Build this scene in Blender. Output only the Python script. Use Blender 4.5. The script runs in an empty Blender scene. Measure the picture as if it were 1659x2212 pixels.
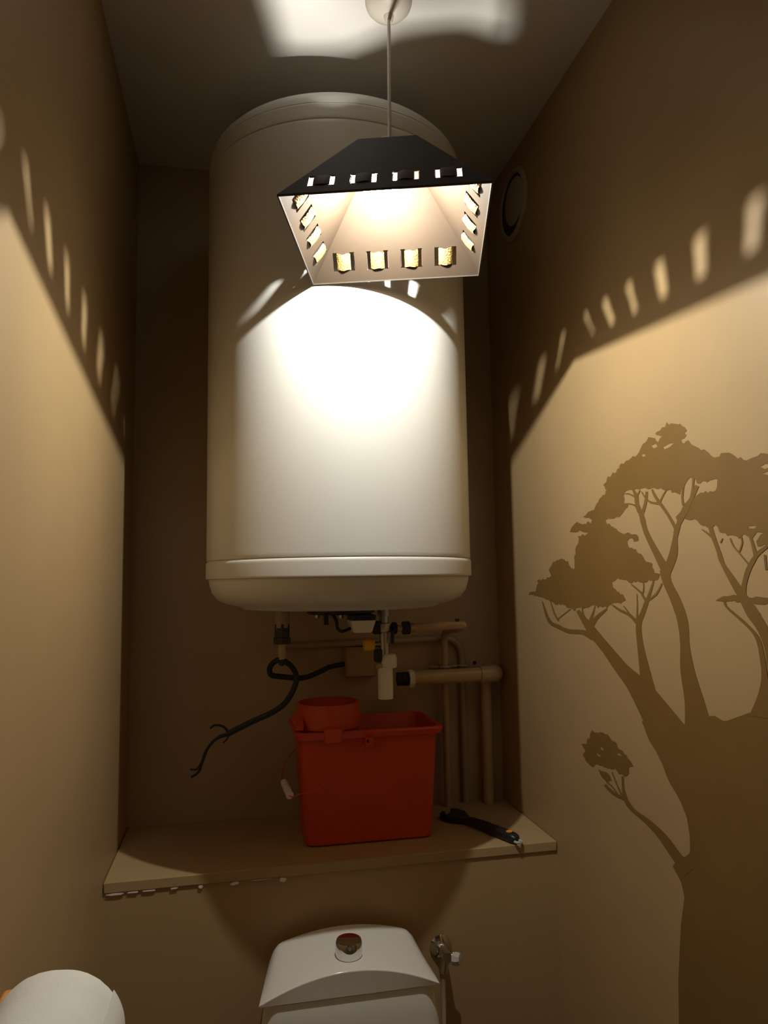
import bpy, bmesh, math, random
from mathutils import Vector, Matrix
from mathutils.geometry import tessellate_polygon

S = bpy.context.scene
COL = S.collection
PI = math.pi

# ------------------------------------------------------------------ camera
cd = bpy.data.cameras.new('camera')
cam = bpy.data.objects.new('camera', cd)
COL.objects.link(cam)
S.camera = cam
cd.sensor_fit = 'HORIZONTAL'
cd.sensor_width = 36.0
cd.lens = 36.0 * 1567.55 / 1659.0
cd.clip_start = 0.02
CR, CU, CF = (0.97976632, -0.19954317, -0.01550743), (-0.00389593, -0.09648071, 0.99532723), (0.20010692, 0.97512768, 0.09530595)
cam.matrix_world = Matrix(((CR[0], CU[0], -CF[0], 0.0), (CR[1], CU[1], -CF[1], 0.0), (CR[2], CU[2], -CF[2], 1.5), (0, 0, 0, 1)))

# ------------------------------------------------------------------ world, light, exposure
W = bpy.data.worlds.new('world')
S.world = W
W.use_nodes = True
W.node_tree.nodes['Background'].inputs[0].default_value = (0.5, 0.42, 0.33, 1)
W.node_tree.nodes['Background'].inputs[1].default_value = 0.0
S.view_settings.view_transform = 'Standard'
S.view_settings.look = 'None'
S.view_settings.gamma = 1.0
S.view_settings.use_curve_mapping = False
S.view_settings.exposure = 0.0
S.cycles.use_denoising = True
S.cycles.max_bounces = 14
S.cycles.diffuse_bounces = 10
S.cycles.transparent_max_bounces = 16
S.cycles.caustics_reflective = True
S.cycles.blur_glossy = 0.0
S.cycles.caustics_refractive = False
S.cycles.sample_clamp_indirect = 4.0

BULB_POWER = 26.5
BULB_COLOR = (1.0, 0.985, 0.92)

# ------------------------------------------------------------------ materials
def mat(name, col, rough=0.5, metal=0.0, spec=0.5, noise=0.0, nscale=30.0, bump=0.0, bscale=200.0, coat=0.0):
    m = bpy.data.materials.new(name)
    m.use_nodes = True
    nt = m.node_tree
    b = nt.nodes['Principled BSDF']
    b.inputs['Roughness'].default_value = rough
    b.inputs['Metallic'].default_value = metal
    b.inputs['Specular IOR Level'].default_value = spec
    b.inputs['Coat Weight'].default_value = coat
    tc = nt.nodes.new('ShaderNodeTexCoord')
    n = nt.nodes.new('ShaderNodeTexNoise')
    n.inputs['Scale'].default_value = nscale
    n.inputs['Detail'].default_value = 4.0
    nt.links.new(tc.outputs['Object'], n.inputs['Vector'])
    r = nt.nodes.new('ShaderNodeValToRGB')
    k = noise
    r.color_ramp.elements[0].color = (col[0] * (1 - k), col[1] * (1 - k), col[2] * (1 - k), 1)
    r.color_ramp.elements[1].color = (min(1, col[0] * (1 + k)), min(1, col[1] * (1 + k)), min(1, col[2] * (1 + k)), 1)
    r.color_ramp.elements[0].position = 0.3
    r.color_ramp.elements[1].position = 0.7
    nt.links.new(n.outputs['Fac'], r.inputs['Fac'])
    nt.links.new(r.outputs['Color'], b.inputs['Base Color'])
    if bump:
        n2 = nt.nodes.new('ShaderNodeTexNoise')
        n2.inputs['Scale'].default_value = bscale
        nt.links.new(tc.outputs['Object'], n2.inputs['Vector'])
        bp = nt.nodes.new('ShaderNodeBump')
        bp.inputs['Strength'].default_value = bump
        bp.inputs['Distance'].default_value = 0.001
        nt.links.new(n2.outputs['Fac'], bp.inputs['Height'])
        nt.links.new(bp.outputs['Normal'], b.inputs['Normal'])
    return m

WALLC = (0.39, 0.268, 0.130)
M = {}
M['wall'] = mat('taupe_paint', WALLC, 0.42, spec=0.3, noise=0.03, nscale=6, bump=0.05, bscale=120)
M['wall_rear'] = mat('taupe_paint_brightened', (0.42, 0.315, 0.20), 0.42, spec=0.3, noise=0.03, nscale=6, bump=0.05, bscale=120)  # wall taupe made paler, standing in for bounced light at the rear
M['ceiling'] = mat('ceiling_paint', (0.64, 0.60, 0.555), 0.7, spec=0.2, noise=0.02, nscale=5, bump=0.1, bscale=90)
M['floor'] = mat('floor_tile', (0.15, 0.115, 0.085), 0.4, noise=0.06, nscale=9)
M['door'] = mat('door_paint', (0.40, 0.34, 0.27), 0.45, noise=0.02, nscale=4)
M['tank'] = mat('white_enamel', (0.64, 0.63, 0.58), 0.28, spec=0.5, noise=0.01, nscale=5)
M['tankcap'] = mat('white_plastic', (0.63, 0.615, 0.56), 0.4, noise=0.01, nscale=5)
M['black'] = mat('black_plastic', (0.012, 0.012, 0.013), 0.4, noise=0.2)
M['rubber'] = mat('black_rubber', (0.012, 0.014, 0.014), 0.6, noise=0.2)
M['chrome'] = mat('chrome', (0.75, 0.75, 0.76), 0.08, metal=1.0)
M['steel'] = mat('steel', (0.42, 0.41, 0.39), 0.35, metal=1.0, noise=0.1)
M['brass'] = mat('brass', (0.55, 0.40, 0.18), 0.35, metal=0.8, noise=0.1)
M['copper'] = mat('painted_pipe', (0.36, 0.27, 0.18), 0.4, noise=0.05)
M['copperlit'] = mat('painted_pipe_lit', (0.44, 0.31, 0.19), 0.4, noise=0.05)  # lit copy of the pipe paint, brightness put into the colour
M['pvc'] = mat('beige_pvc', (0.52, 0.38, 0.20), 0.35, noise=0.04)
M['white'] = mat('off_white_plastic', (0.80, 0.76, 0.66), 0.35, noise=0.02)
M['yellow'] = mat('yellow_plastic', (0.75, 0.42, 0.02), 0.45, noise=0.05)
M['red'] = mat('red_plastic', (0.60, 0.055, 0.014), 0.42, noise=0.05, nscale=12)
M['redin'] = mat('red_plastic_wringer', (0.66, 0.075, 0.02), 0.42, noise=0.05, nscale=12)
M['orange'] = mat('orange_plastic', (0.85, 0.25, 0.03), 0.45, noise=0.05)
M['wood'] = mat('orange_wood', (0.62, 0.27, 0.06), 0.45, noise=0.12, nscale=14)
M['ceramic'] = mat('white_ceramic', (0.78, 0.76, 0.69), 0.12, spec=0.6, noise=0.01, nscale=5, coat=0.3)
M['paper'] = mat('tissue_paper', (0.74, 0.73, 0.66), 0.9, spec=0.1, noise=0.03, nscale=25, bump=0.3, bscale=300)
M['card'] = mat('cardboard_core', (0.45, 0.34, 0.22), 0.9, noise=0.08)
M['decal'] = mat('brown_decal', (0.18, 0.101, 0.027), 0.5, spec=0.35, noise=0.05, nscale=8)
M['shade_out'] = mat('charcoal_card', (0.022, 0.022, 0.022), 0.6, spec=0.3, noise=0.1, bump=0.2, bscale=500)
M['shade_in'] = mat('beige_lining', (0.037, 0.0245, 0.0145), 0.7, spec=0.2, noise=0.04, nscale=15)
M['trim'] = mat('pale_edge_tape', (0.07, 0.058, 0.05), 0.6, noise=0.04)
M['cord'] = mat('white_flex', (0.62, 0.56, 0.47), 0.45, noise=0.02)
M['chip'] = mat('bare_plaster', (0.78, 0.70, 0.58), 0.85, noise=0.08, nscale=80)
M['vent'] = mat('vent_plastic', (0.42, 0.33, 0.23), 0.5, noise=0.03)
M['grey'] = mat('grey_plastic', (0.45, 0.42, 0.38), 0.5, noise=0.05)
M['shade_rib'] = mat('gold_ribbon_shaded', (0.085, 0.05, 0.035), 0.6, noise=0.1)  # shaded copy of the gold ribbon: shade put into its colour
M['tool'] = mat('dark_tool_steel', (0.02, 0.02, 0.022), 0.45, metal=0.3, noise=0.2)

def gold_mesh():
    m = bpy.data.materials.new('gold_knit_ribbon')
    m.use_nodes = True
    nt = m.node_tree
    b = nt.nodes['Principled BSDF']
    b.inputs['Base Color'].default_value = (0.85, 0.55, 0.17, 1)
    b.inputs['Metallic'].default_value = 0.55
    b.inputs['Roughness'].default_value = 0.42
    tc = nt.nodes.new('ShaderNodeTexCoord')
    v = nt.nodes.new('ShaderNodeTexVoronoi')
    v.inputs['Scale'].default_value = 330.0
    nt.links.new(tc.outputs['Object'], v.inputs['Vector'])
    r = nt.nodes.new('ShaderNodeValToRGB')
    r.color_ramp.elements[0].color = (0.95, 0.70, 0.28, 1)
    r.color_ramp.elements[1].color = (0.50, 0.30, 0.08, 1)
    r.color_ramp.elements[1].position = 0.75
    nt.links.new(v.outputs['Distance'], r.inputs['Fac'])
    nt.links.new(r.outputs['Color'], b.inputs['Base Color'])
    bp = nt.nodes.new('ShaderNodeBump')
    bp.inputs['Strength'].default_value = 0.9
    bp.inputs['Distance'].default_value = 0.0015
    bp.invert = True
    nt.links.new(v.outputs['Distance'], bp.inputs['Height'])
    nt.links.new(bp.outputs['Normal'], b.inputs['Normal'])
    return m
M['gold'] = gold_mesh()

def bulb_glass():
    m = bpy.data.materials.new('bulb_glass')
    m.use_nodes = True
    nt = m.node_tree
    nt.nodes.remove(nt.nodes['Principled BSDF'])
    out = nt.nodes['Material Output']
    t = nt.nodes.new('ShaderNodeBsdfTransparent')
    t.inputs[0].default_value = (0.97, 0.97, 0.97, 1)
    d = nt.nodes.new('ShaderNodeBsdfTranslucent')
    d.inputs[0].default_value = (0.95, 0.93, 0.9, 1)
    g = nt.nodes.new('ShaderNodeBsdfGlossy')
    g.inputs['Roughness'].default_value = 0.05
    a = nt.nodes.new('ShaderNodeMixShader')
    a.inputs[0].default_value = 0.16
    nt.links.new(t.outputs[0], a.inputs[1]); nt.links.new(d.outputs[0], a.inputs[2])
    f = nt.nodes.new('ShaderNodeMixShader')
    f.inputs[0].default_value = 0.04
    nt.links.new(a.outputs[0], f.inputs[1]); nt.links.new(g.outputs[0], f.inputs[2])
    nt.links.new(f.outputs[0], out.inputs['Surface'])
    return m
M['glass'] = bulb_glass()

def emit(name, col, st):
    m = bpy.data.materials.new(name)
    m.use_nodes = True
    nt = m.node_tree
    nt.nodes.remove(nt.nodes['Principled BSDF'])
    e = nt.nodes.new('ShaderNodeEmission')
    e.inputs[0].default_value = (*col, 1)
    e.inputs[1].default_value = st
    nt.links.new(e.outputs[0], nt.nodes['Material Output'].inputs['Surface'])
    return m
M['filament'] = emit('filament', BULB_COLOR, 400.0)

# ------------------------------------------------------------------ helpers
def tag(o, label=None, cat=None, group=None, kind=None):
    if label: o['label'] = label
    if cat: o['category'] = cat
    if group: o['group'] = group
    if kind: o['kind'] = kind
    return o

def empty(name, loc, label, cat, group=None):
    o = bpy.data.objects.new(name, None)
    COL.objects.link(o)
    o.location = loc
    o.empty_display_size = 0.05
    return tag(o, label, cat, group)

def link(name, bm, m, parent=None, smooth=True, bevel=0.0, segs=2, label=None, kind=None):
    """world-space bmesh -> ONE object; parented with its world position kept"""
    bmesh.ops.recalc_face_normals(bm, faces=bm.faces)
    me = bpy.data.meshes.new(name)
    bm.to_mesh(me)
    bm.free()
    for mm in (m if isinstance(m, (list, tuple)) else [m]):
        me.materials.append(M[mm])
    o = bpy.data.objects.new(name, me)
    COL.objects.link(o)
    if smooth:
        for p in me.polygons: p.use_smooth = True
        try:
            me.set_sharp_from_angle(angle=math.radians(38))
        except Exception:
            pass
    if bevel:
        md = o.modifiers.new('bevel', 'BEVEL')
        md.width = bevel; md.segments = segs; md.limit_method = 'ANGLE'; md.angle_limit = math.radians(40)
    if parent is not None:
        set_parent(o, parent)
    if label: o['label'] = label
    if kind: o['kind'] = kind
    return o

def world_loc(o):
    v = Vector((0, 0, 0))
    while o is not None:
        v += o.location
        o = o.parent
    return v

def set_parent(o, p):
    o.parent = p
    off = world_loc(p)
    # all meshes are written in world space: move their points into the parent's frame
    o.data.transform(Matrix.Translation(-off)) if o.type == 'MESH' else None
    if o.type != 'MESH': o.location = Vector(o.location) - off

def B(): return bmesh.new()

def box(bm, x0, x1, y0, y1, z0, z1):
    v = [bm.verts.new(p) for p in ((x0, y0, z0), (x1, y0, z0), (x1, y1, z0), (x0, y1, z0), (x0, y0, z1), (x1, y0, z1), (x1, y1, z1), (x0, y1, z1))]
    for f in ((0, 3, 2, 1), (4, 5, 6, 7), (0, 1, 5, 4), (1, 2, 6, 5), (2, 3, 7, 6), (3, 0, 4, 7)):
        bm.faces.new([v[i] for i in f])
    return bm

def frame(d):
    d = Vector(d).normalized()
    a = Vector((0, 0, 1)) if abs(d.z) < 0.9 else Vector((1, 0, 0))
    u = d.cross(a).normalized()
    return u, u.cross(d).normalized(), d

def lathe(bm, prof, c=(0, 0, 0), axis=(0, 0, 1), n=32, close=True):
    """prof: list of (radius, distance along axis)"""
    u, w, d = frame(axis)
    c = Vector(c)
    rings = []
    for r, h in prof:
        if r < 1e-6:
            rings.append([bm.verts.new(c + d * h)])
        else:
            rings.append([bm.verts.new(c + d * h + (u * math.cos(2 * PI * i / n) + w * math.sin(2 * PI * i / n)) * r) for i in range(n)])
    for a, b in zip(rings, rings[1:]):
        if len(a) == 1 and len(b) == 1: continue
        for i in range(n):
            j = (i + 1) % n
            if len(a) == 1: bm.faces.new((a[0], b[i], b[j]))
            elif len(b) == 1: bm.faces.new((a[i], b[0], a[j]))
            else: bm.faces.new((a[i], b[i], b[j], a[j]))
    if close:
        for rr in (rings[0], rings[-1]):
            if len(rr) > 2: bm.faces.new(rr)
    return bm

def cyl(bm, a, b, r, n=20, r2=None):
    a, b = Vector(a), Vector(b)
    return lathe(bm, [(r, 0), (r if r2 is None else r2, (b - a).length)], a, b - a, n)

def smooth_path(P, n=6):
    P = [Vector(p) for p in P]
    Q = [2 * P[0] - P[1]] + P + [2 * P[-1] - P[-2]]
    o = []
    for i in range(1, len(Q) - 2):
        a, b, c, d = Q[i - 1:i + 3]
        for k in range(n):
            t = k / n
            o.append(0.5 * ((2 * b) + (c - a) * t + (2 * a - 5 * b + 4 * c - d) * t * t + (3 * b - a - 3 * c + d) * t ** 3))
    return o + [P[-1]]

def fillet(P, r, n=6):
    """round the corners of a polyline"""
    P = [Vector(p) for p in P]
    o = [P[0]]
    for a, b, c in zip(P, P[1:], P[2:]):
        d1, d2 = (a - b), (c - b)
        k = min(r, d1.length * 0.49, d2.length * 0.49)
        p0, p1 = b + d1.normalized() * k, b + d2.normalized() * k
        for i in range(n + 1):
            t = i / n
            o.append((1 - t) ** 2 * p0 + 2 * t * (1 - t) * b + t * t * p1)
    return o + [P[-1]]

def tube(bm, P, r, n=12, r1=None):
    P = [Vector(p) for p in P]
    T = [(P[min(i + 1, len(P) - 1)] - P[max(i - 1, 0)]).normalized() for i in range(len(P))]
    u, _, _ = frame(T[0])
    rings = []
    for i, (p, t) in enumerate(zip(P, T)):
        u = (u - t * u.dot(t)).normalized()
        w = t.cross(u)
        rr = r if r1 is None else r + (r1 - r) * i / (len(P) - 1)
        rings.append([bm.verts.new(p + (u * math.cos(2 * PI * k / n) + w * math.sin(2 * PI * k / n)) * rr) for k in range(n)])
    for a, b in zip(rings, rings[1:]):
        for k in range(n):
            bm.faces.new((a[k], a[(k + 1) % n], b[(k + 1) % n], b[k]))
    bm.faces.new(rings[0]); bm.faces.new(rings[-1])
    return bm

def rrect(x0, x1, y0, y1, r, n=6):
    """rounded rectangle outline, counter-clockwise"""
    o = []
    for cx, cy, a0 in ((x1 - r, y0 + r, -PI / 2), (x1 - r, y1 - r, 0), (x0 + r, y1 - r, PI / 2), (x0 + r, y0 + r, PI)):
        for i in range(n + 1):
            a = a0 + PI / 2 * i / n
            o.append((cx + r * math.cos(a), cy + r * math.sin(a)))
    return o

def loft(bm, secs, caps=(True, True)):
    """secs: list of lists of 3D points, equal length"""
    R = [[bm.verts.new(p) for p in s] for s in secs]
    n = len(R[0])
    for a, b in zip(R, R[1:]):
        for k in range(n):
            bm.faces.new((a[k], a[(k + 1) % n], b[(k + 1) % n], b[k]))
    if caps[0]: bm.faces.new(R[0])
    if caps[1]: bm.faces.new(R[-1])
    return bm

def prism(bm, pts, z0, z1, xf=lambda p: p):
    return loft(bm, [[xf((x, y, z0)) for x, y in pts], [xf((x, y, z1)) for x, y in pts]])

XL, XR, YB, YF, ZC, ZS = -0.2532, 0.7037, 1.9, 1.5721, 2.6027, 0.9195
Y0 = -0.65                                        # wall behind the camera

# tree silhouette outlines in the plane of the right wall (y, z), metres
FOL = {'A': [(1.3818, 1.6275), (1.3552, 1.6328), (1.3358, 1.637), (1.3224, 1.6477), (1.3032, 1.6575), (1.2878, 1.6631), (1.2785, 1.6692), (1.2922, 1.6799), (1.2705, 1.6931), (1.2472, 1.6998), (1.2191, 1.7068), (1.2355, 1.7066), (1.2025, 1.7139), (1.1739, 1.7174), (1.1607, 1.7246), (1.1452, 1.7339), (1.1278, 1.7412), (1.1073, 1.7371), (1.099, 1.729), (1.085, 1.7352), (1.1066, 1.7448), (1.0927, 1.7484), (1.0771, 1.7503), (1.0723, 1.7556), (1.0578, 1.7499), (1.0413, 1.7476), (1.0297, 1.7413), (1.0185, 1.7328), (1.0248, 1.7293), (1.0195, 1.7221), (1.0317, 1.7196), (1.0341, 1.7152), (1.0163, 1.7142), (1.0034, 1.7069), (1.0001, 1.7003), (0.991, 1.6974), (0.973, 1.6918), (0.9769, 1.689), (0.963, 1.6831), (0.946, 1.6778), (0.9429, 1.6559), (0.9524, 1.646), (0.9811, 1.6431), (0.9994, 1.6456), (1.0101, 1.6542), (1.0218, 1.6535), (1.0305, 1.645), (1.0428, 1.6418), (1.0456, 1.6336), (1.0557, 1.6355), (1.0719, 1.6418), (1.0931, 1.647), (1.1289, 1.6516), (1.1619, 1.6571), (1.2076, 1.6575), (1.2188, 1.6505), (1.2141, 1.6443), (1.2201, 1.6366), (1.2046, 1.6321), (1.2132, 1.6247), (1.2327, 1.6154), (1.255, 1.6131), (1.2892, 1.6147), (1.3134, 1.6109), (1.3406, 1.6177), (1.3561, 1.6221)], 'A_holes': [[(1.1198, 1.7264), (1.1059, 1.7277), (1.1019, 1.7212), (1.1134, 1.7207)], [(1.0844, 1.7179), (1.0669, 1.7202), (1.0543, 1.7188), (1.0653, 1.7144), (1.0827, 1.713)], [(1.1517, 1.7162), (1.1429, 1.7165), (1.1395, 1.7122), (1.1472, 1.7114)]], 'B': [(0.946, 1.6778), (0.9322, 1.6799), (0.916, 1.6759), (0.91, 1.6705), (0.8974, 1.6683), (0.8858, 1.6599), (0.8779, 1.6628), (0.8642, 1.6657), (0.8442, 1.6653), (0.8274, 1.6633), (0.8071, 1.6508), (0.7916, 1.6501), (0.7833, 1.6313), (0.79, 1.6131), (0.7816, 1.5967), (0.8007, 1.5795), (0.8169, 1.5732), (0.8316, 1.5586), (0.8557, 1.541), (0.8757, 1.5399), (0.8766, 1.5462), (0.8685, 1.555), (0.8594, 1.5595), (0.874, 1.5585), (0.8834, 1.5539), (0.8953, 1.5568), (0.9174, 1.555), (0.9365, 1.5595), (0.9527, 1.5672), (0.9624, 1.5747), (0.98, 1.5761), (0.9978, 1.5821), (1.0047, 1.5885), (1.0198, 1.5898), (1.0371, 1.5938), (1.0554, 1.5929), (1.0611, 1.5984), (1.0483, 1.6033), (1.0372, 1.6144), (1.021, 1.6198), (1.0091, 1.6232), (0.9916, 1.6293), (0.9575, 1.6285), (0.953, 1.6393), (0.9484, 1.6522)], 'B_holes': [[(0.8599, 1.6483), (0.851, 1.651), (0.8371, 1.6481), (0.8402, 1.6452), (0.8516, 1.6439)], [(0.8579, 1.6386), (0.8463, 1.64), (0.8354, 1.6363), (0.8453, 1.6347)], [(0.8911, 1.5692), (0.876, 1.569), (0.8779, 1.565), (0.8898, 1.5659)]], 'C': [(1.4432, 1.5975), (1.4353, 1.6066), (1.4098, 1.6174), (1.3831, 1.6136), (1.3506, 1.6125), (1.3406, 1.6177), (1.2891, 1.6162), (1.2842, 1.6055), (1.2619, 1.5979), (1.2462, 1.5868), (1.2249, 1.5825), (1.1938, 1.5804), (1.1745, 1.5723), (1.1751, 1.5657), (1.1901, 1.5652), (1.1937, 1.5703), (1.2074, 1.5722), (1.2132, 1.5665), (1.2064, 1.5552), (1.1866, 1.5488), (1.163, 1.5371), (1.1543, 1.5276), (1.1359, 1.5232), (1.1322, 1.5128), (1.1304, 1.5076), (1.1147, 1.5061), (1.12, 1.4973), (1.1431, 1.4948), (1.1672, 1.491), (1.1916, 1.4937), (1.2174, 1.4911), (1.2326, 1.498), (1.2597, 1.4982), (1.2742, 1.4926), (1.2723, 1.4826), (1.2562, 1.4756), (1.2353, 1.4675), (1.2281, 1.4594), (1.2419, 1.4536), (1.2694, 1.4529), (1.2925, 1.448), (1.2987, 1.4435), (1.3346, 1.4423), (1.3527, 1.4478), (1.3919, 1.4405), (1.4188, 1.4397), (1.4402, 1.4327), (1.4682, 1.4381), (1.4973, 1.4438), (1.536, 1.4427), (1.5591, 1.4523), (1.609, 1.4565), (1.6437, 1.4612), (1.6801, 1.4625), (1.6748, 1.4699), (1.6383, 1.472), (1.6283, 1.4846), (1.6145, 1.4917), (1.6272, 1.4971), (1.588, 1.5004), (1.5464, 1.5052), (1.5613, 1.5208), (1.5316, 1.5372), (1.4884, 1.5442), (1.4593, 1.5383), (1.4497, 1.5252), (1.4325, 1.5184), (1.4265, 1.5469), (1.4179, 1.5655), (1.4065, 1.5776), (1.4089, 1.5888), (1.3853, 1.5888), (1.3587, 1.5932), (1.3845, 1.5975), (1.4186, 1.5967)], 'D': [(0.9724, 1.4649), (0.9582, 1.4696), (0.9282, 1.4723), (0.9188, 1.4699), (0.9002, 1.4696), (0.8849, 1.4719), (0.8623, 1.4693), (0.8454, 1.4676), (0.8513, 1.4635), (0.8801, 1.4607), (0.9007, 1.4644), (0.9194, 1.4639), (0.942, 1.4634), (0.9589, 1.4619)], 'E': [(1.3922, 1.1863), (1.3795, 1.1957), (1.3709, 1.1933), (1.3505, 1.1973), (1.317, 1.2012), (1.307, 1.1926), (1.2862, 1.1904), (1.2817, 1.1837), (1.257, 1.1776), (1.2293, 1.1628), (1.2443, 1.1555), (1.2453, 1.1453), (1.2607, 1.1364), (1.2808, 1.1365), (1.2958, 1.1418), (1.3229, 1.1353), (1.3448, 1.1353), (1.3736, 1.1312), (1.3801, 1.1234), (1.3978, 1.1227), (1.4241, 1.1348), (1.4268, 1.1399), (1.4074, 1.1512), (1.4225, 1.1535), (1.4344, 1.1595), (1.4062, 1.164), (1.4054, 1.1725), (1.3917, 1.1781)], 'E_holes': [[(1.3501, 1.1704), (1.3416, 1.1708), (1.3354, 1.166), (1.3466, 1.1652)], [(1.3657, 1.1548), (1.3515, 1.1544), (1.3502, 1.1502), (1.3615, 1.1503)], [(1.2852, 1.1726), (1.2723, 1.1742), (1.2676, 1.1707), (1.282, 1.1687)]], 'F': [(1.3616, 1.1232), (1.3345, 1.1272), (1.3158, 1.1239), (1.3085, 1.1167), (1.3307, 1.1083), (1.3495, 1.1142)]}
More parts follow.
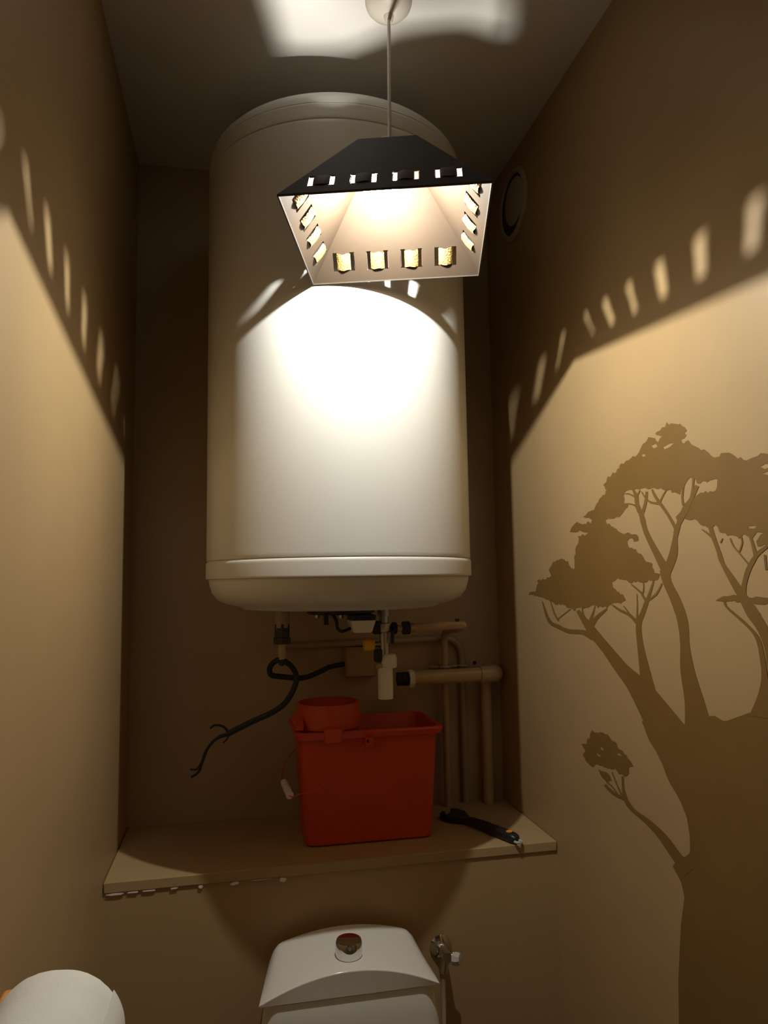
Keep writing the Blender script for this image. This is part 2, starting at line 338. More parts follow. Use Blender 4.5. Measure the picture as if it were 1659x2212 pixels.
STROKES = {'left': [(1.0325, 1.2448, 1.1346, 1.1873), (1.0601, 1.2608, 1.1545, 1.21), (1.0894, 1.2776, 1.175, 1.2335), (1.1165, 1.2927, 1.1934, 1.2542), (1.1383, 1.3045, 1.2081, 1.2698), (1.1571, 1.3139, 1.22, 1.282), (1.1767, 1.3222, 1.231, 1.293), (1.1976, 1.3291, 1.2426, 1.303), (1.2166, 1.3348, 1.2563, 1.3117), (1.2343, 1.3412, 1.2721, 1.3213), (1.2521, 1.35, 1.2891, 1.3323), (1.2711, 1.3599, 1.3057, 1.344), (1.2903, 1.3698, 1.3221, 1.3552), (1.309, 1.3795, 1.3395, 1.3653), (1.3265, 1.3891, 1.3579, 1.3749), (1.3418, 1.3975, 1.3741, 1.3838), (1.3538, 1.4039, 1.3854, 1.3915), (1.3642, 1.409, 1.3931, 1.3983), (1.3756, 1.4146, 1.4007, 1.4055), (1.3884, 1.4213, 1.4101, 1.4136), (1.4019, 1.4285, 1.42, 1.4222), (1.4156, 1.4357, 1.43, 1.4308)], 'leftarm': [(1.3511, 1.3881, 1.3661, 1.3754), (1.3658, 1.3903, 1.3794, 1.3789), (1.3816, 1.3927, 1.3923, 1.3823), (1.4003, 1.3942, 1.4058, 1.3844), (1.4219, 1.3937, 1.4237, 1.3843), (1.4439, 1.3922, 1.4455, 1.3828), (1.4632, 1.3915, 1.4678, 1.3823), (1.4798, 1.3925, 1.4875, 1.3841), (1.4961, 1.3944, 1.5046, 1.387), (1.5122, 1.3979, 1.5218, 1.3892), (1.5302, 1.3997, 1.5387, 1.3916), (1.5462, 1.4016, 1.5575, 1.3948), (1.5596, 1.4067, 1.5754, 1.4018), (1.5722, 1.4177, 1.5877, 1.4148), (1.5849, 1.4328, 1.5961, 1.4311), (1.5981, 1.4484, 1.6042, 1.4475)], 'lefttwig': [(1.3598, 1.3972, 1.3796, 1.4009), (1.3525, 1.4049, 1.3701, 1.4083), (1.3457, 1.4124, 1.3602, 1.4159), (1.3363, 1.419, 1.349, 1.4237), (1.3247, 1.4257, 1.3336, 1.4304), (1.3106, 1.4324, 1.3172, 1.4364), (1.2965, 1.4391, 1.3015, 1.4421)], 'lefttwig2': [(1.3663, 1.4037, 1.385, 1.4057), (1.3575, 1.4191, 1.3702, 1.4205), (1.3501, 1.4323, 1.358, 1.4332), (1.3464, 1.4395, 1.3526, 1.4401), (1.344, 1.4447, 1.3493, 1.4451)], 'lefttwig3': [(1.5126, 1.4079, 1.519, 1.4058), (1.5236, 1.415, 1.5305, 1.413), (1.5338, 1.4234, 1.5417, 1.4217), (1.5432, 1.4356, 1.5505, 1.4344), (1.5525, 1.4494, 1.5583, 1.4486)], 'lefttwig4': [(1.5212, 1.4088, 1.5252, 1.4108), (1.5011, 1.4165, 1.5048, 1.4185), (1.4824, 1.4237, 1.4857, 1.4255), (1.4671, 1.4294, 1.4699, 1.4311), (1.4529, 1.4347, 1.4552, 1.4361)], 'lefttwig5': [(1.3802, 1.4118, 1.3959, 1.4084), (1.3887, 1.4205, 1.4002, 1.4182), (1.3956, 1.4286, 1.4037, 1.4273), (1.3979, 1.4348, 1.4047, 1.4341), (1.3989, 1.4404, 1.4049, 1.44)], 'second': [(1.1334, 1.2822, 1.194, 1.2675), (1.1402, 1.2975, 1.1931, 1.2854), (1.1471, 1.313, 1.1921, 1.3032), (1.154, 1.3289, 1.1918, 1.3208), (1.1613, 1.3454, 1.1927, 1.3389), (1.1685, 1.362, 1.1944, 1.3571), (1.1741, 1.3775, 1.1959, 1.3739), (1.1778, 1.3917, 1.1975, 1.3888), (1.1797, 1.4044, 1.199, 1.4024), (1.1794, 1.4152, 1.1981, 1.4149), (1.1762, 1.4237, 1.1928, 1.4255), (1.1705, 1.431, 1.1855, 1.4338), (1.1647, 1.4383, 1.1791, 1.4409), (1.1607, 1.4452, 1.1735, 1.4473), (1.1559, 1.4511, 1.1694, 1.4535), (1.1527, 1.4573, 1.1637, 1.4593), (1.1489, 1.4636, 1.1583, 1.4654), (1.1447, 1.4698, 1.1534, 1.4714), (1.1408, 1.476, 1.1487, 1.4774), (1.1375, 1.4822, 1.1444, 1.4833), (1.1344, 1.4883, 1.1403, 1.4892), (1.1314, 1.4944, 1.1363, 1.4952)], 'secondtwig': [(1.1833, 1.4205, 1.1936, 1.4149), (1.1934, 1.4253, 1.2026, 1.4204), (1.2038, 1.4302, 1.2115, 1.4259), (1.2145, 1.4345, 1.2204, 1.4303), (1.2254, 1.4374, 1.2299, 1.4331), (1.236, 1.4394, 1.2401, 1.435), (1.2463, 1.4415, 1.2509, 1.4374), (1.257, 1.4443, 1.2614, 1.4409), (1.2682, 1.4475, 1.2718, 1.4448), (1.2796, 1.4507, 1.2822, 1.4488)], 'secondtwig2': [(1.1895, 1.4229, 1.1965, 1.4227), (1.1884, 1.4349, 1.1941, 1.4348), (1.1876, 1.447, 1.192, 1.4468), (1.1872, 1.459, 1.191, 1.4588), (1.187, 1.471, 1.1902, 1.4709)], 'secondtwig3': [(1.1569, 1.4593, 1.1642, 1.4572), (1.164, 1.4671, 1.1707, 1.465), (1.1736, 1.4749, 1.1784, 1.4726), (1.1888, 1.482, 1.1922, 1.48), (1.2061, 1.489, 1.2084, 1.4876)], 'secondtwig4': [(1.1542, 1.4584, 1.1572, 1.461), (1.1386, 1.464, 1.1422, 1.4668), (1.1244, 1.4706, 1.1293, 1.4729), (1.1147, 1.4796, 1.1202, 1.4811), (1.1075, 1.4891, 1.1116, 1.4902)], 'secondtwig5': [(1.169, 1.4682, 1.1743, 1.4688), (1.1658, 1.4749, 1.1705, 1.4754), (1.1635, 1.4817, 1.1678, 1.4818), (1.1638, 1.4884, 1.1678, 1.4882), (1.165, 1.4951, 1.1687, 1.4948)], 'secondtwig6': [(1.1958, 1.4236, 1.2002, 1.4215), (1.2055, 1.4297, 1.2096, 1.4279), (1.2153, 1.436, 1.2191, 1.4343), (1.2254, 1.4424, 1.2288, 1.4409), (1.2355, 1.4488, 1.2386, 1.4475)], 'center': [(0.996, 1.2721, 1.0675, 1.2523), (1.0018, 1.2855, 1.0657, 1.2686), (1.0077, 1.2992, 1.0638, 1.2847), (1.0139, 1.3135, 1.0629, 1.3003), (1.0209, 1.328, 1.0645, 1.3159), (1.0276, 1.3423, 1.0677, 1.3318), (1.0331, 1.3557, 1.07, 1.3477), (1.037, 1.3683, 1.0697, 1.3628), (1.04, 1.3808, 1.0679, 1.3769), (1.0421, 1.3931, 1.0669, 1.39), (1.0423, 1.4052, 1.0671, 1.4025), (1.0416, 1.4172, 1.0681, 1.4141), (1.0427, 1.4294, 1.0702, 1.4249), (1.0467, 1.4413, 1.0739, 1.4355), (1.0522, 1.4526, 1.0791, 1.4462), (1.0587, 1.4637, 1.0848, 1.4569), (1.0671, 1.4748, 1.0914, 1.4679), (1.0761, 1.4855, 1.0992, 1.4792), (1.0822, 1.4945, 1.1062, 1.4896), (1.0838, 1.5012, 1.1104, 1.4982), (1.0837, 1.5068, 1.1123, 1.505), (1.0839, 1.513, 1.114, 1.5113)], 'centerleft': [(1.0828, 1.513, 1.1067, 1.5061), (1.0922, 1.5226, 1.1141, 1.5165), (1.1018, 1.5324, 1.1217, 1.5271), (1.1116, 1.5429, 1.1297, 1.5384), (1.1224, 1.555, 1.139, 1.5511), (1.1333, 1.5678, 1.1489, 1.5647), (1.1422, 1.5798, 1.1572, 1.5776), (1.1477, 1.5902, 1.1621, 1.5891), (1.1495, 1.6, 1.1668, 1.5992), (1.1538, 1.6094, 1.169, 1.6082), (1.1594, 1.618, 1.1726, 1.6165), (1.1646, 1.6256, 1.1768, 1.6243), (1.1679, 1.6318, 1.1803, 1.6314), (1.1683, 1.6364, 1.1818, 1.6373), (1.1675, 1.6404, 1.1819, 1.6415), (1.1687, 1.6455, 1.1821, 1.6451), (1.1731, 1.6509, 1.1836, 1.6495), (1.1786, 1.6559, 1.1864, 1.6546), (1.1838, 1.6608, 1.1894, 1.6599)], 'centerleft2': [(1.1563, 1.6074, 1.1665, 1.6103), (1.1492, 1.6175, 1.1587, 1.6201), (1.143, 1.6277, 1.1521, 1.6298), (1.1395, 1.6381, 1.148, 1.6397), (1.1371, 1.6485, 1.1447, 1.6498)], 'centerleft3': [(1.1676, 1.6154, 1.1737, 1.6147), (1.1725, 1.6234, 1.1779, 1.6225), (1.1803, 1.6306, 1.1833, 1.6288), (1.1941, 1.6342, 1.195, 1.6321), (1.2094, 1.6364, 1.2098, 1.6345)], 'centerleft4': [(1.1742, 1.6437, 1.1771, 1.6416), (1.1857, 1.6488, 1.1883, 1.6468), (1.1969, 1.6531, 1.1985, 1.6511), (1.2057, 1.6545, 1.2059, 1.6525), (1.2133, 1.6548, 1.2131, 1.6532)], 'centerleft5': [(1.1702, 1.6439, 1.1756, 1.6461), (1.1653, 1.6489, 1.1697, 1.6507), (1.1604, 1.6538, 1.1639, 1.6552)], 'centerright': [(1.0837, 1.5042, 1.1062, 1.5099), (1.0761, 1.514, 1.0982, 1.5198), (1.0682, 1.5239, 1.0906, 1.5294), (1.0618, 1.5342, 1.0844, 1.5384), (1.0592, 1.5451, 1.0793, 1.5476), (1.059, 1.5555, 1.0745, 1.5573), (1.0581, 1.5645, 1.0702, 1.5663), (1.0542, 1.5709, 1.0684, 1.5737), (1.0513, 1.5763, 1.0654, 1.5798), (1.0486, 1.5826, 1.0598, 1.586), (1.0418, 1.5894, 1.0546, 1.5939), (1.0338, 1.5965, 1.0486, 1.6023), (1.0264, 1.6036, 1.0416, 1.61), (1.0205, 1.6107, 1.0328, 1.6165), (1.0148, 1.618, 1.0235, 1.6221), (1.0084, 1.6241, 1.0169, 1.6279), (1.0037, 1.6297, 1.0119, 1.633), (0.9995, 1.6344, 1.0082, 1.6379), (0.9954, 1.6392, 1.0044, 1.6428)], 'centerright2': [(1.0566, 1.5785, 1.0653, 1.5764), (1.0662, 1.5904, 1.0741, 1.5885), (1.0762, 1.6023, 1.0834, 1.6004), (1.0873, 1.6142, 1.0948, 1.612), (1.0978, 1.6249, 1.1058, 1.6226), (1.1061, 1.6327, 1.1138, 1.6306), (1.1125, 1.639, 1.12, 1.6375), (1.1172, 1.6452, 1.1242, 1.6443), (1.1215, 1.6513, 1.1271, 1.6507)], 'centerright3': [(1.1012, 1.6258, 1.1024, 1.6218), (1.1164, 1.6282, 1.1177, 1.6246), (1.1297, 1.631, 1.1321, 1.628), (1.1381, 1.6349, 1.1417, 1.6331), (1.1446, 1.6398, 1.1485, 1.6386), (1.1504, 1.6455, 1.1543, 1.6447), (1.1559, 1.6515, 1.1592, 1.6509)], 'centerright4': [(1.0337, 1.6146, 1.0408, 1.6141), (1.0361, 1.6199, 1.0424, 1.6198), (1.0373, 1.6265, 1.0429, 1.6271), (1.0349, 1.6374, 1.0403, 1.6384), (1.0313, 1.6498, 1.0367, 1.6509)], 'centerright5': [(1.0132, 1.6233, 1.0202, 1.6249), (1.0111, 1.6301, 1.017, 1.6314), (1.009, 1.6372, 1.0142, 1.6383), (1.007, 1.6452, 1.0126, 1.6462), (1.0051, 1.6534, 1.0113, 1.6545)], 'centerright6': [(1.1013, 1.6244, 1.1065, 1.6262), (1.0968, 1.6297, 1.1014, 1.6314), (1.0922, 1.6348, 1.096, 1.6365), (1.0868, 1.6394, 1.0899, 1.6409), (1.0811, 1.6437, 1.0837, 1.6451)], 'right': [(0.8218, 1.3541, 0.871, 1.338), (0.831, 1.3692, 0.8711, 1.3568), (0.8404, 1.3848, 0.8711, 1.3756), (0.8487, 1.399, 0.8723, 1.3918), (0.8548, 1.4107, 0.8753, 1.4042), (0.8597, 1.4209, 0.8795, 1.414), (0.865, 1.4302, 0.8842, 1.4225), (0.8712, 1.4386, 0.8899, 1.4299), (0.8772, 1.446, 0.8967, 1.4363), (0.8827, 1.4528, 0.9038, 1.443), (0.8882, 1.459, 0.9091, 1.4501), (0.8943, 1.465, 0.9133, 1.4571), (0.9011, 1.4719, 0.9181, 1.4648), (0.9092, 1.4804, 0.9247, 1.474), (0.9179, 1.4897, 0.9321, 1.484), (0.9262, 1.4985, 0.9389, 1.4935), (0.9338, 1.506, 0.9447, 1.5018), (0.9406, 1.5128, 0.95, 1.5095), (0.9461, 1.5194, 0.9547, 1.517), (0.9486, 1.5259, 0.9591, 1.524), (0.9512, 1.5322, 0.961, 1.5307), (0.9542, 1.5393, 0.9633, 1.5377), (0.9581, 1.5478, 0.9672, 1.5462), (0.9621, 1.5569, 0.9718, 1.5553), (0.9653, 1.5647, 0.9755, 1.5632), (0.9672, 1.57, 0.9774, 1.569), (0.9686, 1.574, 0.9783, 1.5734), (0.9699, 1.5782, 0.979, 1.5776)], 'rightb': [(0.9042, 1.4683, 0.9182, 1.4683), (0.9046, 1.4737, 0.9163, 1.4738), (0.9037, 1.4789, 0.9157, 1.4794), (0.9031, 1.4847, 0.9129, 1.4858), (0.9004, 1.4919, 0.9096, 1.4935), (0.8964, 1.4997, 0.9059, 1.5018), (0.892, 1.5069, 0.9013, 1.5098), (0.887, 1.5135, 0.8956, 1.5169), (0.8813, 1.5196, 0.8894, 1.5235), (0.8771, 1.5251, 0.8827, 1.5282), (0.8726, 1.528, 0.8783, 1.5322), (0.869, 1.5302, 0.8738, 1.5346), (0.8653, 1.5323, 0.8696, 1.5365), (0.8616, 1.5344, 0.8654, 1.5384), (0.8579, 1.5363, 0.8613, 1.5401), (0.8542, 1.5383, 0.8573, 1.5417)], 'rightc': [(0.8758, 1.5272, 0.884, 1.5261), (0.8786, 1.5358, 0.8856, 1.5349), (0.8813, 1.5439, 0.8874, 1.5431), (0.884, 1.5506, 0.8895, 1.5497), (0.8866, 1.5568, 0.8918, 1.5559)], 'rightd': [(0.8945, 1.5174, 0.8972, 1.516), (0.9017, 1.5239, 0.9042, 1.5226), (0.9089, 1.5305, 0.9114, 1.5293), (0.9168, 1.5374, 0.9193, 1.5362), (0.9234, 1.544, 0.9264, 1.5429), (0.9265, 1.5496, 0.9299, 1.5489), (0.9288, 1.5549, 0.9319, 1.5545)], 'righte': [(0.9656, 1.5583, 0.9694, 1.5557), (0.9747, 1.5635, 0.978, 1.5612), (0.9831, 1.5682, 0.9858, 1.5662), (0.9891, 1.571, 0.9911, 1.5694), (0.9942, 1.5732, 0.9956, 1.572)], 'rightf': [(0.9112, 1.5338, 0.9146, 1.5348), (0.9069, 1.5402, 0.9103, 1.5411), (0.9037, 1.5466, 0.9072, 1.547), (0.9044, 1.5524, 0.9075, 1.5521), (0.9063, 1.5577, 0.9089, 1.5574)], 'rightg': [(0.9511, 1.5488, 0.9541, 1.55), (0.9484, 1.552, 0.9511, 1.5531), (0.9458, 1.5552, 0.9481, 1.5562)], 'righth': [(0.8702, 1.3089, 0.9132, 1.3059), (0.8708, 1.3158, 0.9081, 1.3134), (0.8713, 1.3228, 0.9031, 1.3209), (0.8716, 1.3293, 0.8987, 1.3278), (0.8718, 1.3349, 0.8951, 1.3337), (0.8717, 1.3402, 0.8921, 1.3389), (0.8717, 1.346, 0.8895, 1.3445), (0.8717, 1.3522, 0.8871, 1.3508), (0.8716, 1.359, 0.885, 1.3574), (0.872, 1.3666, 0.8837, 1.3647), (0.8732, 1.3755, 0.8831, 1.3737), (0.8736, 1.3855, 0.8846, 1.3833), (0.8756, 1.3946, 0.8853, 1.3925), (0.8775, 1.4026, 0.8866, 1.4005), (0.8797, 1.4102, 0.8885, 1.4076), (0.8833, 1.4169, 0.8911, 1.4138), (0.8889, 1.4225, 0.895, 1.4192), (0.8954, 1.4271, 0.9004, 1.4239), (0.9016, 1.4314, 0.9062, 1.4282), (0.9073, 1.4351, 0.9116, 1.4319), (0.913, 1.4384, 0.9172, 1.4352), (0.9195, 1.442, 0.9235, 1.4389), (0.928, 1.4465, 0.9317, 1.4436), (0.9372, 1.4514, 0.9408, 1.4488), (0.9443, 1.4557, 0.948, 1.4535), (0.9473, 1.4587, 0.9519, 1.457), (0.9484, 1.4611, 0.9532, 1.4599), (0.9499, 1.4637, 0.9542, 1.4626)], 'righti': [(0.8772, 1.4481, 0.886, 1.4405), (0.8807, 1.4504, 0.8902, 1.4422), (0.8844, 1.4529, 0.8943, 1.4439), (0.8886, 1.4549, 0.8973, 1.4451), (0.8931, 1.4558, 0.8991, 1.446), (0.8968, 1.4558, 0.9011, 1.4469), (0.9, 1.4556, 0.9037, 1.4479)], 'rightj': [(0.8646, 1.528, 0.8599, 1.5281), (0.864, 1.5178, 0.8596, 1.5179), (0.8633, 1.5076, 0.8593, 1.5078)], 'small': [(1.0621, 1.0471, 1.0877, 1.0261), (1.0735, 1.05, 1.0974, 1.0306), (1.0848, 1.0531, 1.1075, 1.0352), (1.0961, 1.057, 1.1187, 1.0402), (1.1081, 1.0625, 1.1308, 1.0464), (1.1212, 1.0688, 1.1429, 1.0534), (1.136, 1.074, 1.1549, 1.0598), (1.1521, 1.0778, 1.1681, 1.0649), (1.1688, 1.0807, 1.1827, 1.0691), (1.1854, 1.083, 1.1972, 1.0727), (1.2024, 1.0844, 1.2119, 1.0756), (1.219, 1.085, 1.2269, 1.0779), (1.2317, 1.0874, 1.2413, 1.0797), (1.2409, 1.0902, 1.2521, 1.0826), (1.2467, 1.0941, 1.2611, 1.0857), (1.2532, 1.0974, 1.2661, 1.091), (1.256, 1.1027, 1.2717, 1.0961), (1.26, 1.1077, 1.2726, 1.1031), (1.2631, 1.1135, 1.2727, 1.1104), (1.2645, 1.1203, 1.2728, 1.1179), (1.2647, 1.1279, 1.2724, 1.1258), (1.2648, 1.1355, 1.272, 1.1336)], 'small2': [(1.2619, 1.0985, 1.267, 1.0921), (1.2824, 1.0976, 1.2881, 1.091), (1.3017, 1.0975, 1.3089, 1.091), (1.3177, 1.1001, 1.3255, 1.0945), (1.3333, 1.1038, 1.3403, 1.0991)], 'small3': [(1.2688, 1.0973, 1.2749, 1.0943), (1.277, 1.1047, 1.2827, 1.102), (1.2855, 1.1129, 1.2908, 1.1104), (1.295, 1.1228, 1.2998, 1.1207), (1.3049, 1.1335, 1.3092, 1.1317)], 'small4': [(1.2873, 1.0972, 1.2918, 1.0947), (1.2975, 1.1026, 1.3013, 1.1003), (1.308, 1.107, 1.3109, 1.1051), (1.3189, 1.1086, 1.321, 1.1068), (1.3298, 1.1092, 1.3317, 1.1075)]}
TRUNK = [(1.1258, 0.02), (1.1258, 0.7824), (1.1214, 0.8515), (1.1053, 0.9452), (1.0917, 0.9917), (1.0992, 1.0124), (1.1208, 1.0284), (1.0953, 1.0551), (1.0859, 1.0551), (1.0722, 1.0653), (1.0697, 1.0726), (1.0693, 1.0962), (1.0745, 1.1203), (1.0877, 1.1382), (1.0982, 1.1484), (1.1166, 1.1614), (1.1275, 1.1744), (1.1345, 1.1864), (1.1537, 1.2052), (1.174, 1.2198), (1.1858, 1.2366), (1.1938, 1.2472), (1.0987, 1.2712), (1.0577, 1.2638), (1.0453, 1.2805), (0.9894, 1.2924), (0.9705, 1.288), (0.9609, 1.2903), (0.9266, 1.3043), (0.8972, 1.316), (0.8561, 1.3301), (0.8247, 1.272), (0.8297, 1.1669), (0.8444, 1.0588), (0.8486, 0.9367), (0.7986, 0.02)]

# ------------------------------------------------------------------ the room shell
def struct(name, bm, m, parent=None, smooth=False, bevel=0.0):
    o = link(name, bm, m, parent, smooth=smooth, bevel=bevel)
    if parent is None: o['kind'] = 'structure'
    return o

struct('floor', box(B(), XL - 0.1, XR + 0.1, Y0 - 0.1, YB + 0.1, -0.1, 0.0), 'floor')
struct('ceiling', box(B(), XL - 0.1, XR + 0.1, Y0 - 0.1, YB + 0.1, ZC, ZC + 0.1), 'ceiling')
struct('wall_left', box(B(), XL - 0.1, XL, Y0 - 0.1, YB + 0.1, 0.0, ZC), 'wall')
struct('wall_right', box(B(), XR, XR + 0.1, Y0 - 0.1, YB + 0.1, 0.0, ZC), 'wall')
struct('wall_back', box(B(), XL, XR, YB, YB + 0.1, 0.0, ZC), 'wall_rear')
bm = B()
box(bm, XL, -0.16, Y0 - 0.1, Y0, 0, ZC); box(bm, 0.60, XR, Y0 - 0.1, Y0, 0, ZC); box(bm, -0.16, 0.60, Y0 - 0.1, Y0, 2.04, ZC)
struct('wall_front', bm, 'wall')
struct('wall_ledge', box(B(), XL, XR, YF, YB, 0.0, ZS - 0.021), 'wall')       # boxed-in half wall behind the toilet
d = struct('door_1', box(B(), -0.16, 0.60, Y0 - 0.07, Y0 - 0.03, 0.0, 2.04), 'door')
bm = B(); cyl(bm, (0.53, Y0 - 0.03, 1.0), (0.53, Y0 + 0.02, 1.0), 0.01); cyl(bm, (0.535, Y0 + 0.02, 1.0), (0.42, Y0 + 0.02, 1.0), 0.009)
link('door_handle', bm, 'chrome', d)

# the board that tops the half wall, with its chipped edge
board = link('ledge_board', box(B(), XL + 0.0015, XR - 0.0015, YF - 0.004, YB - 0.0005, ZS - 0.021, ZS), 'wall', bevel=0.002)
tag(board, 'taupe painted ledge board on the half wall, its front edge chipped', 'shelf')
random.seed(4)
for cx, w, h in ((-0.0655, 0.009, 0.007), (0.0005, 0.017, 0.0065), (0.0985, 0.014, 0.0095), (-0.230, 0.032, 0.004), (-0.196, 0.02, 0.003), (-0.165, 0.022, 0.0025), (-0.118, 0.014, 0.003), (0.05, 0.05, 0.0012)):
    bm = B()
    n = 14
    pts = []
    for i in range(n):
        a = 2 * PI * i / n
        k = 1 + random.uniform(-0.25, 0.25)
        pts.append((cx + w / 2 * math.cos(a) * k, ZS - 0.0215 - h * 0.42 + h / 2 * math.sin(a) * k * (1.0 if math.sin(a) < 0 else 0.8)))
    loft(bm, [[(x, YF - 0.0042, z) for x, z in pts], [(x, YF + 0.001, z) for x, z in pts]])
    link('paint_chip', bm, 'chip', board, smooth=False)

# ------------------------------------------------------------------ water heater
CX, CY, R = 0.2245, 1.585, 0.285
heater = empty('water_heater', (CX, CY, 1.444), 'tall white wall-hung cylindrical water heater above the ledge', 'water heater')
def ring_lathe(name, prof, m, parent=heater, n=128, **k):
    return link(name, lathe(B(), prof, (CX, CY, 0), (0, 0, 1), n), m, parent, **k)
ring_lathe('tank_body', [(R - 0.004, 1.546), (R - 0.0006, 1.5475), (R, 1.551), (R, 1.556), (R, 2.378), (R, 2.383), (R - 0.0006, 2.3855), (R - 0.004, 2.387)], 'tank')
ring_lathe('top_band', [(R - 0.004, 2.387), (R - 0.0003, 2.3885), (R + 0.0002, 2.391), (R + 0.0002, 2.394), (R + 0.0001, 2.414), (R - 0.0001, 2.417), (R - 0.0012, 2.4195), (R - 0.004, 2.42)], 'tankcap')
ring_lathe('top_cap', [(R - 0.005, 2.419), (R - 0.0012, 2.421), (R - 0.003, 2.430), (R - 0.008, 2.441), (R - 0.018, 2.452), (R - 0.034, 2.461), (R - 0.065, 2.467), (0.12, 2.471), (0, 2.472)], 'tankcap')
ring_lathe('bottom_band', [(R - 0.006, 1.509), (R + 0.0006, 1.5100), (R + 0.0012, 1.5115), (R + 0.0013, 1.514), (R + 0.0013, 1.538), (R + 0.0012, 1.5410), (R + 0.0004, 1.5435), (R - 0.0015, 1.5455), (R - 0.005, 1.547)], 'tankcap')
ring_lathe('bottom_cap', [(0, 1.4445), (0.19, 1.4445), (0.206, 1.446), (0.213, 1.4495), (0.217, 1.4525), (0.242, 1.457), (0.262, 1.466), (0.2735, 1.481), (0.279, 1.499), (0.2805, 1.509), (0.27, 1.512)], 'tankcap')
# wall brackets behind the tank
for z in (1.70, 2.25):
    bm = B()
    box(bm, CX - 0.20, CX + 0.20, YB - 0.012, YB - 0.001, z - 0.025, z + 0.025)
    box(bm, CX - 0.19, CX - 0.16, 1.77, YB - 0.01, z - 0.02, z + 0.02)
    box(bm, CX + 0.16, CX + 0.19, 1.77, YB - 0.01, z - 0.02, z + 0.02)
    link('wall_bracket', bm, 'tankcap', heater, smooth=False)
# flange under the tank: black plate, bolts, terminal cover
FX = 0.225
bm = B(); lathe(bm, [(0.0, 1.4445), (0.074, 1.4445), (0.074, 1.434), (0.066, 1.431), (0.0, 1.431)], (FX, 1.585, 0), (0, 0, 1), 40)
flange = link('element_flange', bm, 'black', heater)
for k in range(6):
    a = PI * 2 * k / 6 + 0.4
    bm = B(); cyl(bm, (FX + 0.058 * math.cos(a), 1.585 + 0.058 * math.sin(a), 1.4335), (FX + 0.058 * math.cos(a), 1.585 + 0.058 * math.sin(a), 1.4245), 0.0055, 6)
    link('bolt', bm, 'steel', flange, smooth=False)
bm = B()
prism(bm, rrect(0.236, 0.289, 1.50, 1.57, 0.006), 1.431, 1.420)
tb = link('terminal_box', bm, 'black', heater, bevel=0.001)
bm = B()
loft(bm, [[(x, y, 1.420) for x, y in rrect(0.235, 0.288, 1.499, 1.571, 0.006)], [(x, y, 1.410) for x, y in rrect(0.238, 0.285, 1.502, 1.569, 0.006)], [(x, y, 1.396) for x, y in rrect(0.242, 0.281, 1.505, 1.566, 0.006)], [(x, y, 1.394) for x, y in rrect(0.245, 0.278, 1.508, 1.563, 0.005)]])
link('terminal_cover', bm, 'white', heater, bevel=0.001, label='small white terminal cover under the tank')
bm = B(); box(bm, 0.181, 0.190, 1.515, 1.53, 1.412, 1.436)
link('cable_clamp', bm, 'black', heater, bevel=0.001)
bm = B(); tube(bm, smooth_path([(0.20, 1.53, 1.434), (0.207, 1.522, 1.42), (0.209, 1.52, 1.405), (0.22, 1.53, 1.397), (0.24, 1.54, 1.402)]), 0.0035, 8)
link('lead_wire', bm, 'rubber', heater)
bm = B(); cyl(bm, (0.098, 1.585, 1.4443), (0.098, 1.585, 1.405), 0.0165, 24)
link('hot_outlet', bm, 'copper', heater, label='tan painted hot outlet stub')
bm = B(); lathe(bm, [(0.015, 1.414), (0.018, 1.412), (0.018, 1.385), (0.0205, 1.384), (0.0205, 1.372), (0.012, 1.370)], (0.098, 1.585, 0), (0, 0, 1), 6)
link('outlet_union', bm, 'black', heater, label='black union nut on the hot outlet')
bm = B(); lathe(bm, [(0.0085, 1.374), (0.0085, 1.362), (0.0075, 1.345), (0.006, 1.338), (0.0, 1.338)], (0.098, 1.585, 0), (0, 0, 1), 20)
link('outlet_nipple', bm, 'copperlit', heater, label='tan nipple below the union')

# ------------------------------------------------------------------ safety valve with its funnel
VX, VY = 0.321, 1.585
sv = empty('safety_valve', (VX, VY, 1.246), 'metal safety valve with yellow cap and white funnel under the water heater', 'valve')
bm = B(); cyl(bm, (VX, VY, 1.4443), (VX, VY, 1.425), 0.014, 24); cyl(bm, (VX, VY, 1.425), (VX, VY, 1.34), 0.0105, 24)
lathe(bm, [(0.0105, 0), (0.0145, 0.002), (0.0145, 0.02), (0.0105, 0.022)], (VX, VY, 1.388), (0, 0, 1), 6)
link('valve_body', bm, 'steel', sv)
bm = B(); cyl(bm, (VX - 0.003, VY, 1.3635), (VX - 0.024, VY, 1.3625), 0.006, 16)
link('valve_stem', bm, 'steel', sv)
bm = B(); lathe(bm, [(0.0, 0), (0.011, 0), (0.0135, 0.002), (0.014, 0.012), (0.0135, 0.022), (0.012, 0.024), (0, 0.024)], (VX - 0.022, VY, 1.3625), (-1, 0, 0), 10)
link('discharge_cap', bm, 'yellow', sv, label='yellow discharge cap')
bm = B(); box(bm, VX - 0.025, VX - 0.010, VY - 0.012, VY + 0.012, 1.385, 1.414); 
link('valve_lug', bm, 'black', sv, bevel=0.003, label='black lug left of the valve body')
bm = B(); box(bm, VX - 0.022, VX - 0.008, VY - 0.012, VY + 0.012, 1.325, 1.352)
link('overflow_outlet', bm, 'black', sv, bevel=0.003)
bm = B(); cyl(bm, (VX + 0.008, VY, 1.396), (VX + 0.018, VY, 1.396), 0.008, 16); lathe(bm, [(0.009, 0), (0.013, 0.002), (0.013, 0.012), (0.008, 0.014)], (VX + 0.016, VY, 1.397), (1, 0, 0), 8)
link('shutoff_knob', bm, 'black', sv, label='black shut-off knob')
bm = B(); cyl(bm, (VX + 0.017, VY - 0.012, 1.392), (VX + 0.015, VY - 0.014, 1.365), 0.0042, 10)
link('valve_lever', bm, 'black', sv)
